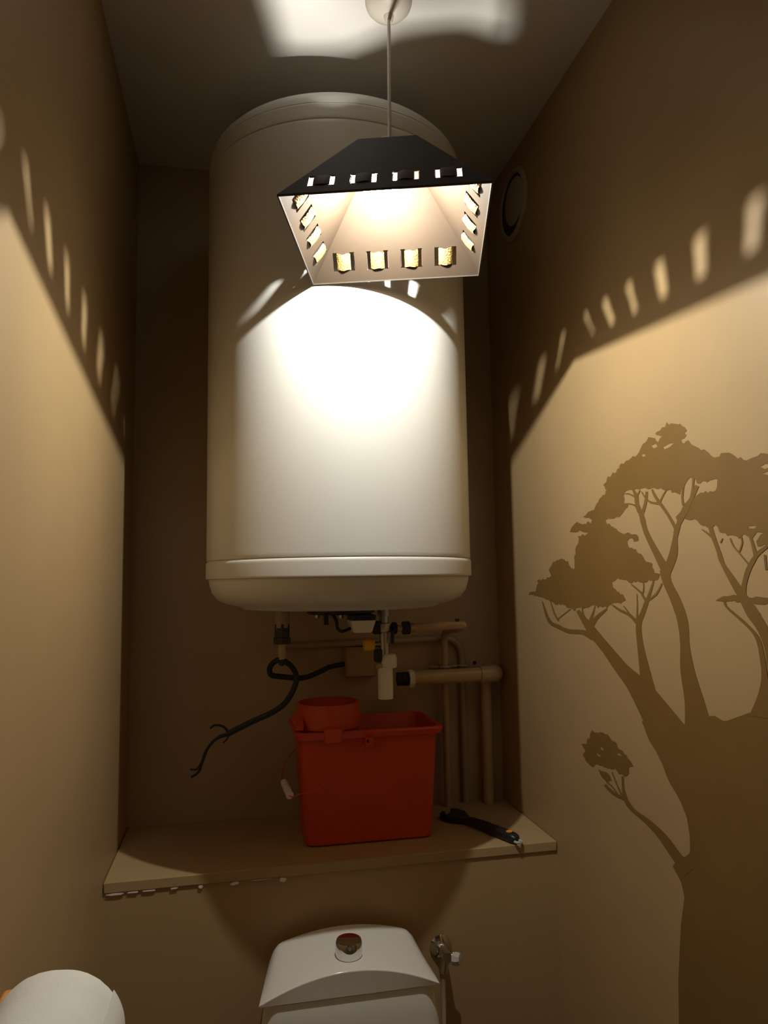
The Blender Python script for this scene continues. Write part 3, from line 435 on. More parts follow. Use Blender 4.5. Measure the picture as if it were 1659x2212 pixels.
bm = B(); lathe(bm, [(0.0, 0.0), (0.017, 0.0), (0.0185, 0.003), (0.0185, 0.020), (0.0165, 0.027), (0.0145, 0.029), (0.0, 0.029)], (VX + 0.009, VY, 1.312), (0, 0, 1), 32)
link('funnel_head', bm, 'white', sv)
bm = B(); lathe(bm, [(0.0, 0.0), (0.0155, 0.0), (0.0165, 0.001), (0.0165, 0.064), (0.0148, 0.068), (0.0, 0.068)], (VX + 0.0015, VY, 1.245), (0, 0, 1), 32)
link('siphon_tube', bm, 'white', sv)
bm = B(); lathe(bm, [(0.0, 0), (0.006, 0), (0.006, 0.012), (0.0, 0.012)], (VX - 0.02, VY - 0.004, 1.315), (0.9, 0, 0.3), 16)
link('hose_barb', bm, 'copperlit', sv, label='small pinkish barb beside the funnel')

# ------------------------------------------------------------------ pipes on the back wall
WY = 1.878
cold = empty('cold_water_pipe', (0.544, WY, ZS), 'thin tan pipe running right from the safety valve, leftmost riser', 'pipe')
bm = B(); tube(bm, fillet([(0.382, 1.585, 1.3965), (0.505, 1.585, 1.4005), (0.530, 1.70, 1.385), (0.5405, 1.868, 1.365), (0.5405, 1.868, ZS + 0.0005)], 0.03), 0.0095, 14)
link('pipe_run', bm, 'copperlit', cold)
bm = B(); lathe(bm, [(0.008, 0), (0.0145, 0.001), (0.0145, 0.017), (0.008, 0.018)], (0.362, 1.585, 1.3965), (1, 0, 0.03), 8); 
link('union_nut', bm, 'black', cold, label='black union nut at the valve end')
bm = B(); cyl(bm, (0.347, 1.585, 1.3965), (0.363, 1.585, 1.3965), 0.007, 16); cyl(bm, (0.379, 1.585, 1.3965), (0.391, 1.585, 1.397), 0.0105, 16)
link('ferrule', bm, 'brass', cold, label='brass ferrule')
bm = B(); box(bm, 0.486, 0.494, 1.58, 1.59, 1.4095, 1.414)
link('pipe_tag', bm, 'black', cold)
hot = empty('hot_water_pipe', (0.594, WY, ZS), 'tan painted pipe along the back wall, second riser from the left', 'pipe')
bm = B(); tube(bm, fillet([(0.098, 1.602, 1.362), (0.100, 1.70, 1.345), (0.105, 1.8895, 1.338), (0.30, 1.8895, 1.3415), (0.594, 1.8895, 1.348), (0.5945, 1.8895, ZS + 0.0005)], 0.055), 0.009, 14)
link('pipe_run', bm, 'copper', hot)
drain = empty('drain_pipe', (0.652, 1.855, ZS), 'thick beige plastic drain pipe with elbow beside the right wall', 'pipe')
DZ, DY = 1.2545, 1.838
bm = B(); cyl(bm, (0.446, DY, DZ - 0.001), (0.637, DY, DZ), 0.0180, 28)
link('horizontal_pipe', bm, 'pvc', drain)
bm = B(); tube(bm, fillet([(0.626, DY, DZ), (0.673, DY, DZ), (0.673, DY + 0.061, DZ)], 0.038, 12), 0.0215, 28)
link('elbow', bm, 'pvc', drain)
bm = B(); cyl(bm, (0.6535, 1.872, DZ + 0.004), (0.6525, 1.872, ZS + 0.0005), 0.0140, 24)
link('riser_pipe', bm, 'pvc', drain)
bm = B(); lathe(bm, [(0.012, 0), (0.0170, 0.0), (0.0170, 0.008), (0.0160, 0.009), (0.0170, 0.011), (0.0170, 0.019), (0.0160, 0.02), (0.0170, 0.022), (0.0170, 0.029), (0.012, 0.03), (0.010, 0.002)], (0.405, DY, DZ - 0.003), (1, 0, 0.01), 28)
link('rubber_coupling', bm, 'rubber', drain, label='black ribbed rubber coupling')
bm = B(); lathe(bm, [(0.016, 0), (0.0230, 0.001), (0.0230, 0.012), (0.0210, 0.014), (0.016, 0.014)], (0.4335, DY, DZ - 0.003), (1, 0, 0), 28)
link('lock_ring', bm, 'white', drain, label='off-white locking ring')
# clip rail that holds the risers
rail = empty('pipe_clip_rail', (0.57, YB, 1.275), 'small grey clip rail holding the risers on the back wall', 'bracket')
bm = B(); box(bm, 0.508, 0.618, YB - 0.006, YB - 0.0005, 1.268, 1.281)
link('rail', bm, 'copper', rail, smooth=False)
for x, WY in ((0.515, 1.884), (0.5405, 1.868), (0.5655, 1.884), (0.5945, 1.8855)):
    bm = B(); tube(bm, [(x + 0.0122 * math.cos(a), WY - 0.0122 * math.sin(a), 1.2745) for a in [PI * i / 12 for i in range(-2, 15)]], 0.0022, 8)
    link('clip', bm, 'grey', rail)
bm = B(); lathe(bm, [(0, 0), (0.005, 0), (0.004, 0.004), (0, 0.005)], (0.633, YB, 1.278), (0, -1, 0), 14)
tag(link('wall_screw', bm, 'black'), 'dark screw head on the back wall above the drain elbow', 'screw')
jb = empty('junction_box', (0.316, YB, 1.257), 'square taupe painted junction box on the back wall behind the funnel', 'electrical box')
bm = B(); box(bm, 0.277, 0.356, YB - 0.022, YB - 0.0005, 1.255, 1.332)
link('box_base', bm, 'wall', jb, bevel=0.003)
bm = B(); box(bm, 0.2795, 0.3535, YB - 0.027, YB - 0.022, 1.2575, 1.3295)
link('cover', bm, 'wall', jb, bevel=0.002)

# ------------------------------------------------------------------ loose electric cable
cable = empty('electric_cable', (0.10, 1.70, 1.33), 'loose black electric cable looped below the heater with frayed wires', 'cable')
def cy(x, z, y=1.66): return (x * y / 1.7, y, 1.5 + (z - 1.5) * y / 1.7)
bm = B()
tube(bm, smooth_path([(0.2745, 1.889, 1.289), (0.235, 1.86, 1.286), (0.20, 1.79, 1.283), (0.155, 1.72, 1.280), cy(0.105, 1.287, 1.69), cy(0.080, 1.293, 1.68), cy(0.079, 1.312, 1.67), cy(0.098, 1.325, 1.65), cy(0.122, 1.314, 1.64), cy(0.137, 1.290, 1.64), cy(0.133, 1.262, 1.64), cy(0.112, 1.228, 1.65), cy(0.080, 1.207, 1.65), cy(0.035, 1.189, 1.655), cy(-0.016, 1.166, 1.66)], 8), 0.0062, 12)
link('cable_sheath', bm, 'rubber', cable)
for pts, r in (([cy(-0.014, 1.168), cy(-0.022, 1.180), cy(-0.034, 1.186), cy(-0.046, 1.186), cy(-0.054, 1.180)], 0.0028),
               ([cy(-0.014, 1.166), cy(-0.036, 1.160), cy(-0.058, 1.139), cy(-0.070, 1.110), cy(-0.078, 1.088), cy(-0.094, 1.077)], 0.0033),
               ([cy(-0.016, 1.164), cy(-0.040, 1.156), cy(-0.062, 1.134), cy(-0.072, 1.108), cy(-0.082, 1.094), cy(-0.096, 1.094)], 0.0026),
               ([cy(-0.012, 1.166), cy(-0.018, 1.154), cy(-0.026, 1.147)], 0.002)):
    bm = B(); tube(bm, smooth_path(pts, 5), r, 8, r * 0.8)
    link('conductor_wire', bm, 'rubber', cable)
bm = B(); tube(bm, smooth_path([(0.098, 1.586, 1.3325), (0.102, 1.59, 1.331), (0.100, 1.60, 1.326), (0.096, 1.615, 1.326)]), 0.004, 8)
link('tie_wire', bm, 'rubber', cable)

# ------------------------------------------------------------------ red mop bucket
bucket = empty('mop_bucket', (0.298, 1.735, ZS), 'red rectangular plastic mop bucket with wringer on the ledge', 'bucket')
ZR = 1.170
def bsec(z, k, inset=0.0):
    # k 0 bottom .. 1 rim
    x0, x1 = 0.1535 + (0.1400 - 0.1535) * k, 0.4435 + (0.4570 - 0.4435) * k
    y0, y1 = 1.6565 + (1.6420 - 1.6565) * k, 1.800 + (1.835 - 1.800) * k
    return [(x, y, z) for x, y in rrect(x0 + inset, x1 - inset, y0 + inset, y1 - inset, 0.022, 6)]
bm = B()
ZB = ZS + 0.0006
secs = [bsec(ZB, 0, 0.006), bsec(ZB + 0.004, 0.0, 0.0)]
for i in range(1, 9): secs.append(bsec(ZB + 0.004 + (ZR - 0.016 - ZB - 0.004) * i / 8, 0.94 * i / 8))
secs += [bsec(ZR - 0.0155, 0.94, -0.009), bsec(ZR - 0.004, 1.0, -0.012), bsec(ZR, 1.0, -0.009), bsec(ZR, 1.0, -0.001), bsec(ZR - 0.008, 0.98, 0.003)]
secs += [bsec(ZB + 0.008, 0.02, 0.004)]
loft(bm, secs)
link('bucket_body', bm, 'red', bucket)
WX, WYc = 0.2155, 1.735
bm = B()
def wsec(z, rx, ry, dx=0.0): return [(WX + dx + rx * math.cos(2 * PI * i / 40), WYc + ry * math.sin(2 * PI * i / 40), z) for i in range(40)]
loft(bm, [wsec(1.060, 0.042, 0.042), wsec(1.165, 0.072, 0.074), wsec(1.168, 0.078, 0.080, -0.002), wsec(1.195, 0.076, 0.077, -0.001), wsec(1.217, 0.0735, 0.073), wsec(1.2215, 0.0715, 0.071), wsec(1.2215, 0.069, 0.0685), wsec(1.165, 0.066, 0.066), wsec(1.064, 0.038, 0.038)])
wr = link('wringer', bm, 'redin', bucket, label='red cone wringer hooked over the left end')
bm = B(); loft(bm, [[(x, 1.632, z) for x, z in ((0.192, 1.176), (0.233, 1.176), (0.231, 1.150), (0.194, 1.150))], [(x, 1.6265, z) for x, z in ((0.192, 1.178), (0.233, 1.178), (0.229, 1.148), (0.196, 1.148))]])
box(bm, 0.192, 0.233, 1.6275, 1.675, 1.1712, 1.1772)
link('clip_tab', bm, 'redin', wr, bevel=0.001)
bm = B(); loft(bm, [[(0.132, 1.66, 1.172), (0.150, 1.66, 1.172), (0.150, 1.80, 1.172), (0.132, 1.80, 1.172)], [(0.1305, 1.665, 1.177), (0.151, 1.665, 1.177), (0.151, 1.795, 1.177), (0.1305, 1.795, 1.177)], [(0.139, 1.70, 1.196), (0.152, 1.70, 1.202), (0.152, 1.77, 1.202), (0.139, 1.77, 1.196)]])
link('hook_flange', bm, 'redin', wr, bevel=0.001)
bm = B(); box(bm, 0.284, 0.302, 1.6245, 1.6415, 1.135, 1.155)
lug = link('handle_lug', bm, 'red', bucket, bevel=0.002)
bm = B(); cyl(bm, (0.289, 1.6250, 1.1485), (0.289, 1.6235, 1.1485), 0.003, 12)
link('pivot_hole', bm, 'black', lug)
bm = B(); tube(bm, smooth_path([(0.289, 1.6255, 1.148), (0.262, 1.630, 1.118), (0.22, 1.6355, 1.08), (0.178, 1.637, 1.0505), (0.137, 1.637, 1.0415), (0.120, 1.645, 1.036), (0.110, 1.70, 1.042), (0.108, 1.76, 1.054), (0.120, 1.79, 1.075), (0.16, 1.845, 1.10), (0.29, 1.851, 1.15), (0.293, 1.842, 1.151)], 8), 0.0012, 8)
bail = link('bail_wire', bm, 'red', bucket)
bm = B(); lathe(bm, [(0.002, 0), (0.0085, 0.001), (0.0085, 0.072), (0.002, 0.073)], (0.1185, 1.650, 1.0365), (-0.011, 0.10, 0.014), 16)
link('handle_grip', bm, 'white', bail, label='off-white roller grip')

# ------------------------------------------------------------------ adjustable spanner
tool = empty('adjustable_spanner', (0.56, 1.67, ZS), 'black spanner with orange-spotted handle lying right of the red bucket', 'tool')
A, E_ = Vector((0.528, 1.762, 0)), Vector((0.610, 1.570, 0))
tu = (E_ - A).normalized(); tv = Vector((-tu.y, tu.x, 0)); TL = (E_ - A).length
def tx(p): return A + tu * p[0] + tv * p[1] + Vector((0, 0, p[2]))
Z0 = ZS + 0.0006
bm = B(); prism(bm, [(-0.036, 0.012), (-0.030, 0.026), (0.0, 0.030), (0.022, 0.020), (0.040, 0.010), (0.060, 0.008), (0.060, -0.008), (0.040, -0.010), (0.024, -0.022), (0.010, -0.031), (-0.008, -0.032), (-0.006, -0.021), (-0.016, -0.004), (-0.020, 0.006)], Z0, Z0 + 0.016, tx)
link('jaw_head', bm, 'tool', tool, smooth=False, bevel=0.003)
bm = B(); prism(bm, [(-0.026, -0.010), (-0.012, -0.022), (-0.010, -0.034), (-0.026, -0.028), (-0.036, -0.012)], Z0 + 0.001, Z0 + 0.0145, tx)
link('moving_jaw', bm, 'tool', tool, smooth=False, bevel=0.002)
bm = B(); cyl(bm, tx((0.004, -0.012, Z0 + 0.0085 )), tx((0.020, -0.012, Z0 + 0.0085)), 0.0065, 14)
link('adjusting_screw', bm, 'tool', tool)
def tsec(s, w, h): return [tx((s, y, Z0 + z)) for y, z in rrect(-w, w, 0, h, min(w, h / 2) * 0.7, 4)]
bm = B(); loft(bm, [tsec(0.050, 0.006, 0.014), tsec(0.056, 0.0105, 0.019), tsec(0.10, 0.0115, 0.021), tsec(0.16, 0.0125, 0.021), tsec(TL - 0.012, 0.0125, 0.02), tsec(TL - 0.004, 0.011, 0.018), tsec(TL, 0.008, 0.015)])
link('handle_grip', bm, 'black', tool)
bm = B(); prism(bm, [(TL - 0.024 + 0.007 * math.cos(a), 0.0075 * math.sin(a)) for a in [2 * PI * i / 16 for i in range(16)]], Z0 + 0.017, Z0 + 0.0212, tx)
link('grip_inlay', bm, 'orange', tool, label='orange inlay near the handle end')
bm = B(); tube(bm, [tx((TL + 0.003 + 0.0075 * math.cos(a), 0.0075 * math.sin(a), Z0 + 0.006)) for a in [2 * PI * i / 20 for i in range(20)]], 0.003, 8)
link('hanging_ring', bm, 'grey', tool)

# ------------------------------------------------------------------ toilet
toilet = empty('toilet', (0.21, 1.25, 0.0), 'white ceramic close-coupled toilet in front of the half wall', 'toilet')
def lidhalf(v):
    w = 0.1680 - 0.0200 * v
    if v > 0.86: w -= 0.016 * (1 - math.sqrt(max(0.0, 1 - ((v - 0.86) / 0.14) ** 2)))
    return w
NU, NV = 40, 18
bm = B()
LZ = 0.7475
top, bot = [], []
for j in range(NV + 1):
    v = j / NV
    y = 1.385 + (1.559 - 1.385) * v
    w = lidhalf(v); cx = 0.2100 + 0.010 * v
    rt, rb = [], []
    for i in range(NU + 1):
        u = -1 + 2 * i / NU
        sh = max(0.0, (abs(u) - 0.86) / 0.14)
        back = (0.0535 - 0.0200 * (u / 0.9) ** 2) * math.sqrt(max(0.0, 1 - sh * sh))
        arch = (0.004 + 0.0415 * (1 - u * u)) * (1 - v) + back * v
        edge = 0.0
        e = min(v, 1 - v) * 0.174
        if v > 0.5 and e < 0.012: edge = 0.012 - math.sqrt(max(0, 0.012 ** 2 - (0.012 - e) ** 2))
        rt.append(bm.verts.new((cx + u * w, y, LZ + max(0.004, arch - edge))))
        rb.append(bm.verts.new((cx + u * w * 0.985, y + (0.003 if j == 0 else 0), LZ)))
    top.append(rt); bot.append(rb)
for j in range(NV):
    for i in range(NU):
        bm.faces.new((top[j][i], top[j][i + 1], top[j + 1][i + 1], top[j + 1][i]))
        bm.faces.new((bot[j][i], bot[j + 1][i], bot[j + 1][i + 1], bot[j][i + 1]))
    bm.faces.new((top[j][0], top[j + 1][0], bot[j + 1][0], bot[j][0]))
    bm.faces.new((top[j][NU], bot[j][NU], bot[j + 1][NU], top[j + 1][NU]))
for i in range(NU):
    bm.faces.new((top[0][i], bot[0][i], bot[0][i + 1], top[0][i + 1]))
    bm.faces.new((top[NV][i], top[NV][i + 1], bot[NV][i + 1], bot[NV][i]))
link('cistern_lid', bm, 'ceramic', toilet, bevel=0.004, segs=3)
bm = B()
ts = []
for z, x0, x1, y0, y1 in ((0.744, 0.049, 0.371, 1.394, 1.553), (0.735, 0.047, 0.374, 1.391, 1.556), (0.70, 0.042, 0.381, 1.388, 1.558), (0.60, 0.034, 0.392, 1.382, 1.56), (0.46, 0.036, 0.39, 1.384, 1.56), (0.405, 0.06, 0.365, 1.395, 1.555)):
    xm = (x0 + x1) / 2
    ts.append([(xm + (x - xm) * (1 - 0.16 * (y - y0) / (y1 - y0)) + 0.010 * (y - y0) / (y1 - y0), y, z) for x, y in rrect(x0, x1, y0, y1, 0.03, 6)])
loft(bm, ts)
link('cistern', bm, 'ceramic', toilet)
bm = B(); lathe(bm, [(0.0225, 0.0), (0.0245, 0.001), (0.0255, 0.004), (0.0258, 0.020), (0.0250, 0.026), (0.0235, 0.0290), (0.0220, 0.0297), (0.020, 0.0290), (0.0, 0.0286)], (0.2135, 1.437, LZ + 0.0478), (0, -0.04, 1), 40)
btn = link('flush_button', bm, 'chrome', toilet, label='round chrome push button')
def osec(z, cx, cy, rx, ryf, ryb, n=40):
    o = []
    for i in range(n):
        a = 2 * PI * i / n
        o.append((cx + rx * math.cos(a), cy + (ryf if math.sin(a) < 0 else ryb) * math.sin(a), z))
    return o
bm = B()
loft(bm, [osec(0.0005, 0.21, 1.25, 0.11, 0.16, 0.26), osec(0.10, 0.21, 1.25, 0.10, 0.15, 0.26), osec(0.22, 0.21, 1.22, 0.13, 0.20, 0.28), osec(0.34, 0.21, 1.20, 0.175, 0.28, 0.33), osec(0.39, 0.21, 1.20, 0.182, 0.29, 0.33), osec(0.405, 0.21, 1.20, 0.178, 0.285, 0.325), osec(0.405, 0.21, 1.19, 0.13, 0.22, 0.16), osec(0.30, 0.21, 1.18, 0.11, 0.18, 0.13), osec(0.20, 0.21, 1.19, 0.05, 0.07, 0.06)])
link('bowl', bm, 'ceramic', toilet)
bm = B()
loft(bm, [osec(0.4055, 0.21, 1.19, 0.180, 0.285, 0.185), osec(0.438, 0.21, 1.19, 0.184, 0.29, 0.188), osec(0.444, 0.21, 1.19, 0.178, 0.282, 0.182)])
link('seat_cover', bm, 'ceramic', toilet)

# ------------------------------------------------------------------ chrome stop valve on the half wall
stop = empty('stop_valve', (0.428, YF, 0.727), 'small chrome angle valve on the half wall right of the cistern', 'valve')
bm = B(); lathe(bm, [(0.0, 0), (0.024, 0), (0.0235, 0.004), (0.014, 0.011), (0.0, 0.011)], (0.430, YF, 0.727), (0, -1, 0), 28)
link('wall_rose', bm, 'chrome', stop)
bm = B(); cyl(bm, (0.430, YF - 0.009, 0.727), (0.430, YF - 0.055, 0.727), 0.0105, 20); cyl(bm, (0.430, YF - 0.045, 0.731), (0.424, YF - 0.046, 0.695), 0.0085, 18)
cyl(bm, (0.430, YF - 0.045, 0.727), (0.447, YF - 0.050, 0.727), 0.007, 16)
link('valve_body', bm, 'chrome', stop)
bm = B(); lathe(bm, [(0.006, 0), (0.0125, 0.002), (0.0135, 0.010), (0.010, 0.017), (0.0, 0.018)], (0.440, YF - 0.058, 0.727), (0.75, -0.6, 0.1), 8)
link('handle_knob', bm, 'grey', stop, label='pale grey faceted knob')
bm = B(); tube(bm, smooth_path([(0.424, YF - 0.046, 0.697), (0.422, YF - 0.047, 0.66), (0.418, YF - 0.06, 0.60), (0.41, YF - 0.075, 0.56), (0.3985, YF - 0.08, 0.555)]), 0.0050, 10)
link('supply_hose', bm, 'copper', stop)

# ------------------------------------------------------------------ toilet roll on its holder
RX, RY, RZ, RR = -0.1560, 0.737, 1.0995, 0.0575
holder = empty('roll_holder', (XL, 0.86, 1.04), 'orange wooden toilet roll holder on the left wall', 'toilet roll holder')
bm = B(); box(bm, XL + 0.0005, XL + 0.018, 0.80, 0.93, 0.985, 1.052)
link('wall_plate', bm, 'wood', holder, bevel=0.004)
bm = B(); box(bm, XL + 0.010, RX + 0.014, 0.80, 0.818, RZ - 0.115, RZ - 0.075); box(bm, RX - 0.014, RX + 0.014, 0.80, 0.818, RZ - 0.10, RZ + 0.014)
link('arm', bm, 'wood', holder, bevel=0.003)
bm = B(); cyl(bm, (RX, 0.805, RZ - 0.0005), (RX, 0.615, RZ - 0.0005), 0.0185, 24)
link('spindle', bm, 'wood', holder)
roll = empty('toilet_roll', (RX, RY - 0.05, RZ), 'white toilet paper roll on the holder at the left wall', 'toilet roll')
random.seed(9)
bm = B()
N = 72
def rsec(y, r, jit):
    o = []
    for i in range(N):
        a = 2 * PI * i / N
        k = 1 + (0.012 * math.sin(3 * a + 0.8) + 0.006 * math.sin(7 * a)) * jit + random.uniform(-0.004, 0.004) * jit
        o.append((RX + r * k * math.cos(a), y, RZ + r * k * math.sin(a)))
    return o
loft(bm, [rsec(RY, 0.0206, 0), rsec(RY, RR - 0.002, 0.9), rsec(RY - 0.001, RR, 0.9)] + [rsec(RY - 0.1 * t, RR, 0.35) for t in (0.1, 0.3, 0.5, 0.7, 0.9, 0.99)] + [rsec(RY - 0.1, RR - 0.002, 0.4), rsec(RY - 0.1, 0.0206, 0), rsec(RY - 0.05, 0.0206, 0), rsec(RY, 0.0206, 0)], (False, False))
link('paper', bm, 'paper', roll)
bm = B(); loft(bm, [[(RX + rr * math.cos(2 * PI * i / 32), y, RZ + rr * math.sin(2 * PI * i / 32)) for i in range(32)] for y, rr in ((RY, 0.0203), (RY - 0.1, 0.0203), (RY - 0.1, 0.0192), (RY, 0.0192), (RY, 0.0203))], (False, False))
link('core', bm, 'card', roll)
bm = B()
sh = []
for y in (RY + 0.0003, RY - 0.1):
    o = []
    for r_off in (0.0016, 0.0009):
        aa = [0.60 - 0.09 * i for i in range(14)]
        if r_off == 0.0009: aa = aa[::-1]
        o += [(RX + (RR + r_off) * math.cos(a), y, RZ + (RR + r_off) * math.sin(a)) for a in aa]
    sh.append(o)
loft(bm, sh)
link('loose_sheet', bm, 'paper', roll)

# ------------------------------------------------------------------ round extractor vent on the right wall
vent = empty('extractor_vent', (XR, 1.685, 2.462), 'round taupe extractor vent high on the right wall behind the lamp', 'vent')
vc = (XR, 1.688, 2.465)
bm = B(); lathe(bm, [(0.0, 0.0005), (0.092, 0.0005), (0.092, 0.005), (0.086, 0.009), (0.079, 0.010), (0.076, 0.003), (0.0, 0.003)], vc, (-1, 0, 0), 48)
link('vent_collar', bm, 'vent', vent)
bm = B(); lathe(bm, [(0.0, 0.0035), (0.0755, 0.0035), (0.0755, 0.0050), (0.0, 0.0050)], vc, (-1, 0, 0), 48)
link('vent_throat', bm, 'black', vent, label='dark gap around the vent disc')
bm = B(); lathe(bm, [(0.0, 0.0048), (0.058, 0.0048), (0.060, 0.007), (0.057, 0.009), (0.0, 0.0095)], (XR, 1.674, 2.467), (-1, 0, 0), 48)
link('vent_disc', bm, 'vent', vent)

# ------------------------------------------------------------------ pendant lamp
LX, LY, LZ0, LS, LTH = 0.2477, 1.1198, 2.0592, 0.3105, -0.2687
LH, LTOP = 0.1475, 0.302
lamp = empty('pendant_lamp', (LX, LY, LZ0), 'pyramid pendant lamp, charcoal outside and beige inside, lit, hanging before the heater', 'lamp')
ct, sn = math.cos(LTH), math.sin(LTH)
def lt(x, y, z): return Vector((LX + x * ct - y * sn, LY + x * sn + y * ct, LZ0 + z + 0.0124 * x - 0.012 * y))
HB, HT = LS / 2, LS / 2 * LTOP
def face_pt(k, a, v, off=0.0):
    """point on face k (0 front, 1 right, 2 back, 3 left): a along the edge, v 0..1 up the slope, off = outward offset"""
    nz = (HB - HT) / math.hypot(LH, HB - HT); nh = LH / math.hypot(LH, HB - HT)
    d = HB + (HT - HB) * v + off * nh
    z = LH * v + off * nz
    r = [(a, -d), (d, a), (-a, d), (-d, -a)][k]
    return lt(r[0], r[1], z)
V0, V1 = 0.115, 0.295
SP, SW = LS * 0.1, 0.0085
T = 0.0013
slot_rows = [[(-3.5 + i) * SP + sh for i in range(8)] for sh in (0.0, -0.011, 0.0, 0.0)]
def half(v): return HB + (HT - HB) * v
for k in range(4):
    slots = slot_rows[k]
    for nm, off0, off1, m in (('shade_panel', 0.0, T, 'shade_out'), ('lining_panel', -T, -0.0001, 'shade_in')):
        bm = B()
        cols = []
        for s in slots: cols += [s - SW / 2, s + SW / 2]
        lay = []
        for off in (off0, off1):
            L = {}
            L['b'] = [bm.verts.new(face_pt(k, a, 0, off)) for a in [-half(0)] + cols + [half(0)]]
            L['l'] = [bm.verts.new(face_pt(k, a, V0, off)) for a in [-half(V0)] + cols + [half(V0)]]
            L['u'] = [bm.verts.new(face_pt(k, a, V1, off)) for a in [-half(V1)] + cols + [half(V1)]]
            L['t'] = [bm.verts.new(face_pt(k, a, 1, off)) for a in (-half(1), half(1))]
            n = len(L['b'])
            for i in range(n - 1):
                bm.faces.new((L['b'][i], L['b'][i + 1], L['l'][i + 1], L['l'][i]))
                if i % 2 == 0:
                    bm.faces.new((L['l'][i], L['l'][i + 1], L['u'][i + 1], L['u'][i]))
            bm.faces.new(L['u'] + [L['t'][1], L['t'][0]])
            lay.append(L)
        P, Q = lay
        n = len(P['b'])
        for i in range(n - 1): bm.faces.new((P['b'][i], P['b'][i + 1], Q['b'][i + 1], Q['b'][i]))
        bm.faces.new((P['t'][0], P['t'][1], Q['t'][1], Q['t'][0]))
        for e, idx in (('b', 'l'), ('l', 'u')):
            for i in (0, n - 1):
                bm.faces.new((P[e][i], P[idx][i], Q[idx][i], Q[e][i]))
        bm.faces.new((P['u'][0], P['t'][0], Q['t'][0], Q['u'][0])); bm.faces.new((P['u'][-1], P['t'][1], Q['t'][1], Q['u'][-1]))
        for i in range(1, n - 1, 2):
            for a, b in ((('l', i), ('l', i + 1)), (('l', i + 1), ('u', i + 1)), (('u', i + 1), ('u', i)), (('u', i), ('l', i))):
                bm.faces.new((P[a[0]][a[1]], P[b[0]][b[1]], Q[b[0]][b[1]], Q[a[0]][a[1]]))
        link(nm, bm, m, lamp, smooth=False, label=None if k else ('charcoal outer panel' if off1 == T else 'beige lining panel'))
    # gold knit ribbon threaded through the slots: bulging inside between a pair, passing outside to the next pair
    VM0, VM1 = V0 + 0.012, V1 - 0.012
    inside = (0, 2, 4, 6) if k else (1, 3, 5)
    outside = (1, 3, 5) if k else (0, 2, 4, 6)
    for lst, sg in ((inside, -1), (outside, 1)):
        for i in lst:
            a0, a1 = slots[i] + SW * 0.36, slots[i + 1] - SW * 0.36
            bm = B()
            secs = []
            NA = 10
            for j in range(NA + 1):
                t = j / NA
                a = a0 + (a1 - a0) * t
                bul = (0.0052 if sg < 0 else 0.0024) * math.sin(PI * t) ** 0.6
                off = sg * (0.0006 + bul)
                wob = 0.012 * math.sin(9 * t + i)
                secs.append([face_pt(k, a, VM0 + wob * 0.3, off), face_pt(k, a, (VM0 + VM1) / 2, off + sg * 0.0016), face_pt(k, a, VM1 + wob * 0.5, off),
                             face_pt(k, a, VM1 + wob * 0.5, off - sg * 0.0007), face_pt(k, a, (VM0 + VM1) / 2, off + sg * 0.0009), face_pt(k, a, VM0 + wob * 0.3, off - sg * 0.0007)])
            loft(bm, secs)
            link('ribbon_loop', bm, 'gold' if sg < 0 else 'shade_rib', lamp, label=None if (k or i) else 'ribbon loop outside the front panel, coloured brownish as if shaded')
    # pale tape along the bottom edge
    bm = B()
    for (va, vb, oa, ob) in ((0.0, 0.010, -T - 0.0010, -T - 0.0001),):
        p = [face_pt(k, -half(va) + 0.001, va, oa), face_pt(k, half(va) - 0.001, va, oa), face_pt(k, half(vb) - 0.0015, vb, oa), face_pt(k, -half(vb) + 0.001, vb, oa)]
        q = [face_pt(k, -half(va) + 0.001, va, ob), face_pt(k, half(va) - 0.001, va, ob), face_pt(k, half(vb) - 0.0015, vb, ob), face_pt(k, -half(vb) + 0.001, vb, ob)]
        loft(bm, [p, q])
    link('edge_tape', bm, 'trim', lamp, smooth=False, label=None if k else 'pale tape along the rim')
# top frame, wires for the lamp holder, added plate that masks the light
bm = B()
w = 0.0015
for x0, x1, y0, y1 in ((-HT, HT, -HT, -HT + w), (-HT, HT, HT - w, HT), (-HT, -HT + w, -HT, HT), (HT - w, HT, -HT, HT)):
    v = [lt(x, y, LH - z) for z in (0.0, 0.003) for x, y in ((x0, y0), (x1, y0), (x1, y1), (x0, y1))]
    loft(bm, [v[:4], v[4:]])
link('top_frame', bm, 'shade_out', lamp, smooth=False)
FIL = Vector((0.2299, 1.0995, 2.1328))
hu, hw = 0.0007, -0.0208                                     # the holder sits off centre in the opening
bm = B()
pts = ((-HT + 0.001, 0.0155), (-0.036, 0.0175), (-0.025, 0.0178), (-0.010, 0.0115), (0.013, 0.0115), (0.022, 0.0150), (0.0245, 0.0150), (0.0240, -HT + 0.001), (HT - 0.001, -HT + 0.001), (HT - 0.001, HT - 0.001), (-HT + 0.001, HT - 0.001))  # added unseen plate, outline cut to shape the light patch on the ceiling
loft(bm, [[lt(x, y, LH - z) for x, y in pts] for z in (0.0032, 0.0042)])
link('light_mask_plate', bm, 'shade_out', lamp, smooth=False)
bm = B()
for a, b_ in (((hu - 0.012, hw - 0.002), (-HT + 0.001, hw - 0.004)), ((hu + 0.012, hw - 0.002), (0.03, hw - 0.004)), ((hu, hw - 0.012), (hu, -HT + 0.001))):
    cyl(bm, lt(a[0], a[1], LH - 0.004), lt(b_[0], b_[1], LH - 0.004), 0.0011, 8)
link('carrier_wire', bm, 'steel', lamp)
ROSE = Vector((0.282, 1.256, ZC))
TOPC = lt(0, 0, LH)
ax = (ROSE - Vector((0, 0, 0.035)) - TOPC).normalized()      # the cord leans, since the shade is pushed off by the tank
TOPC = Vector((FIL.x + 0.013, FIL.y, lt(hu, hw, LH).z))
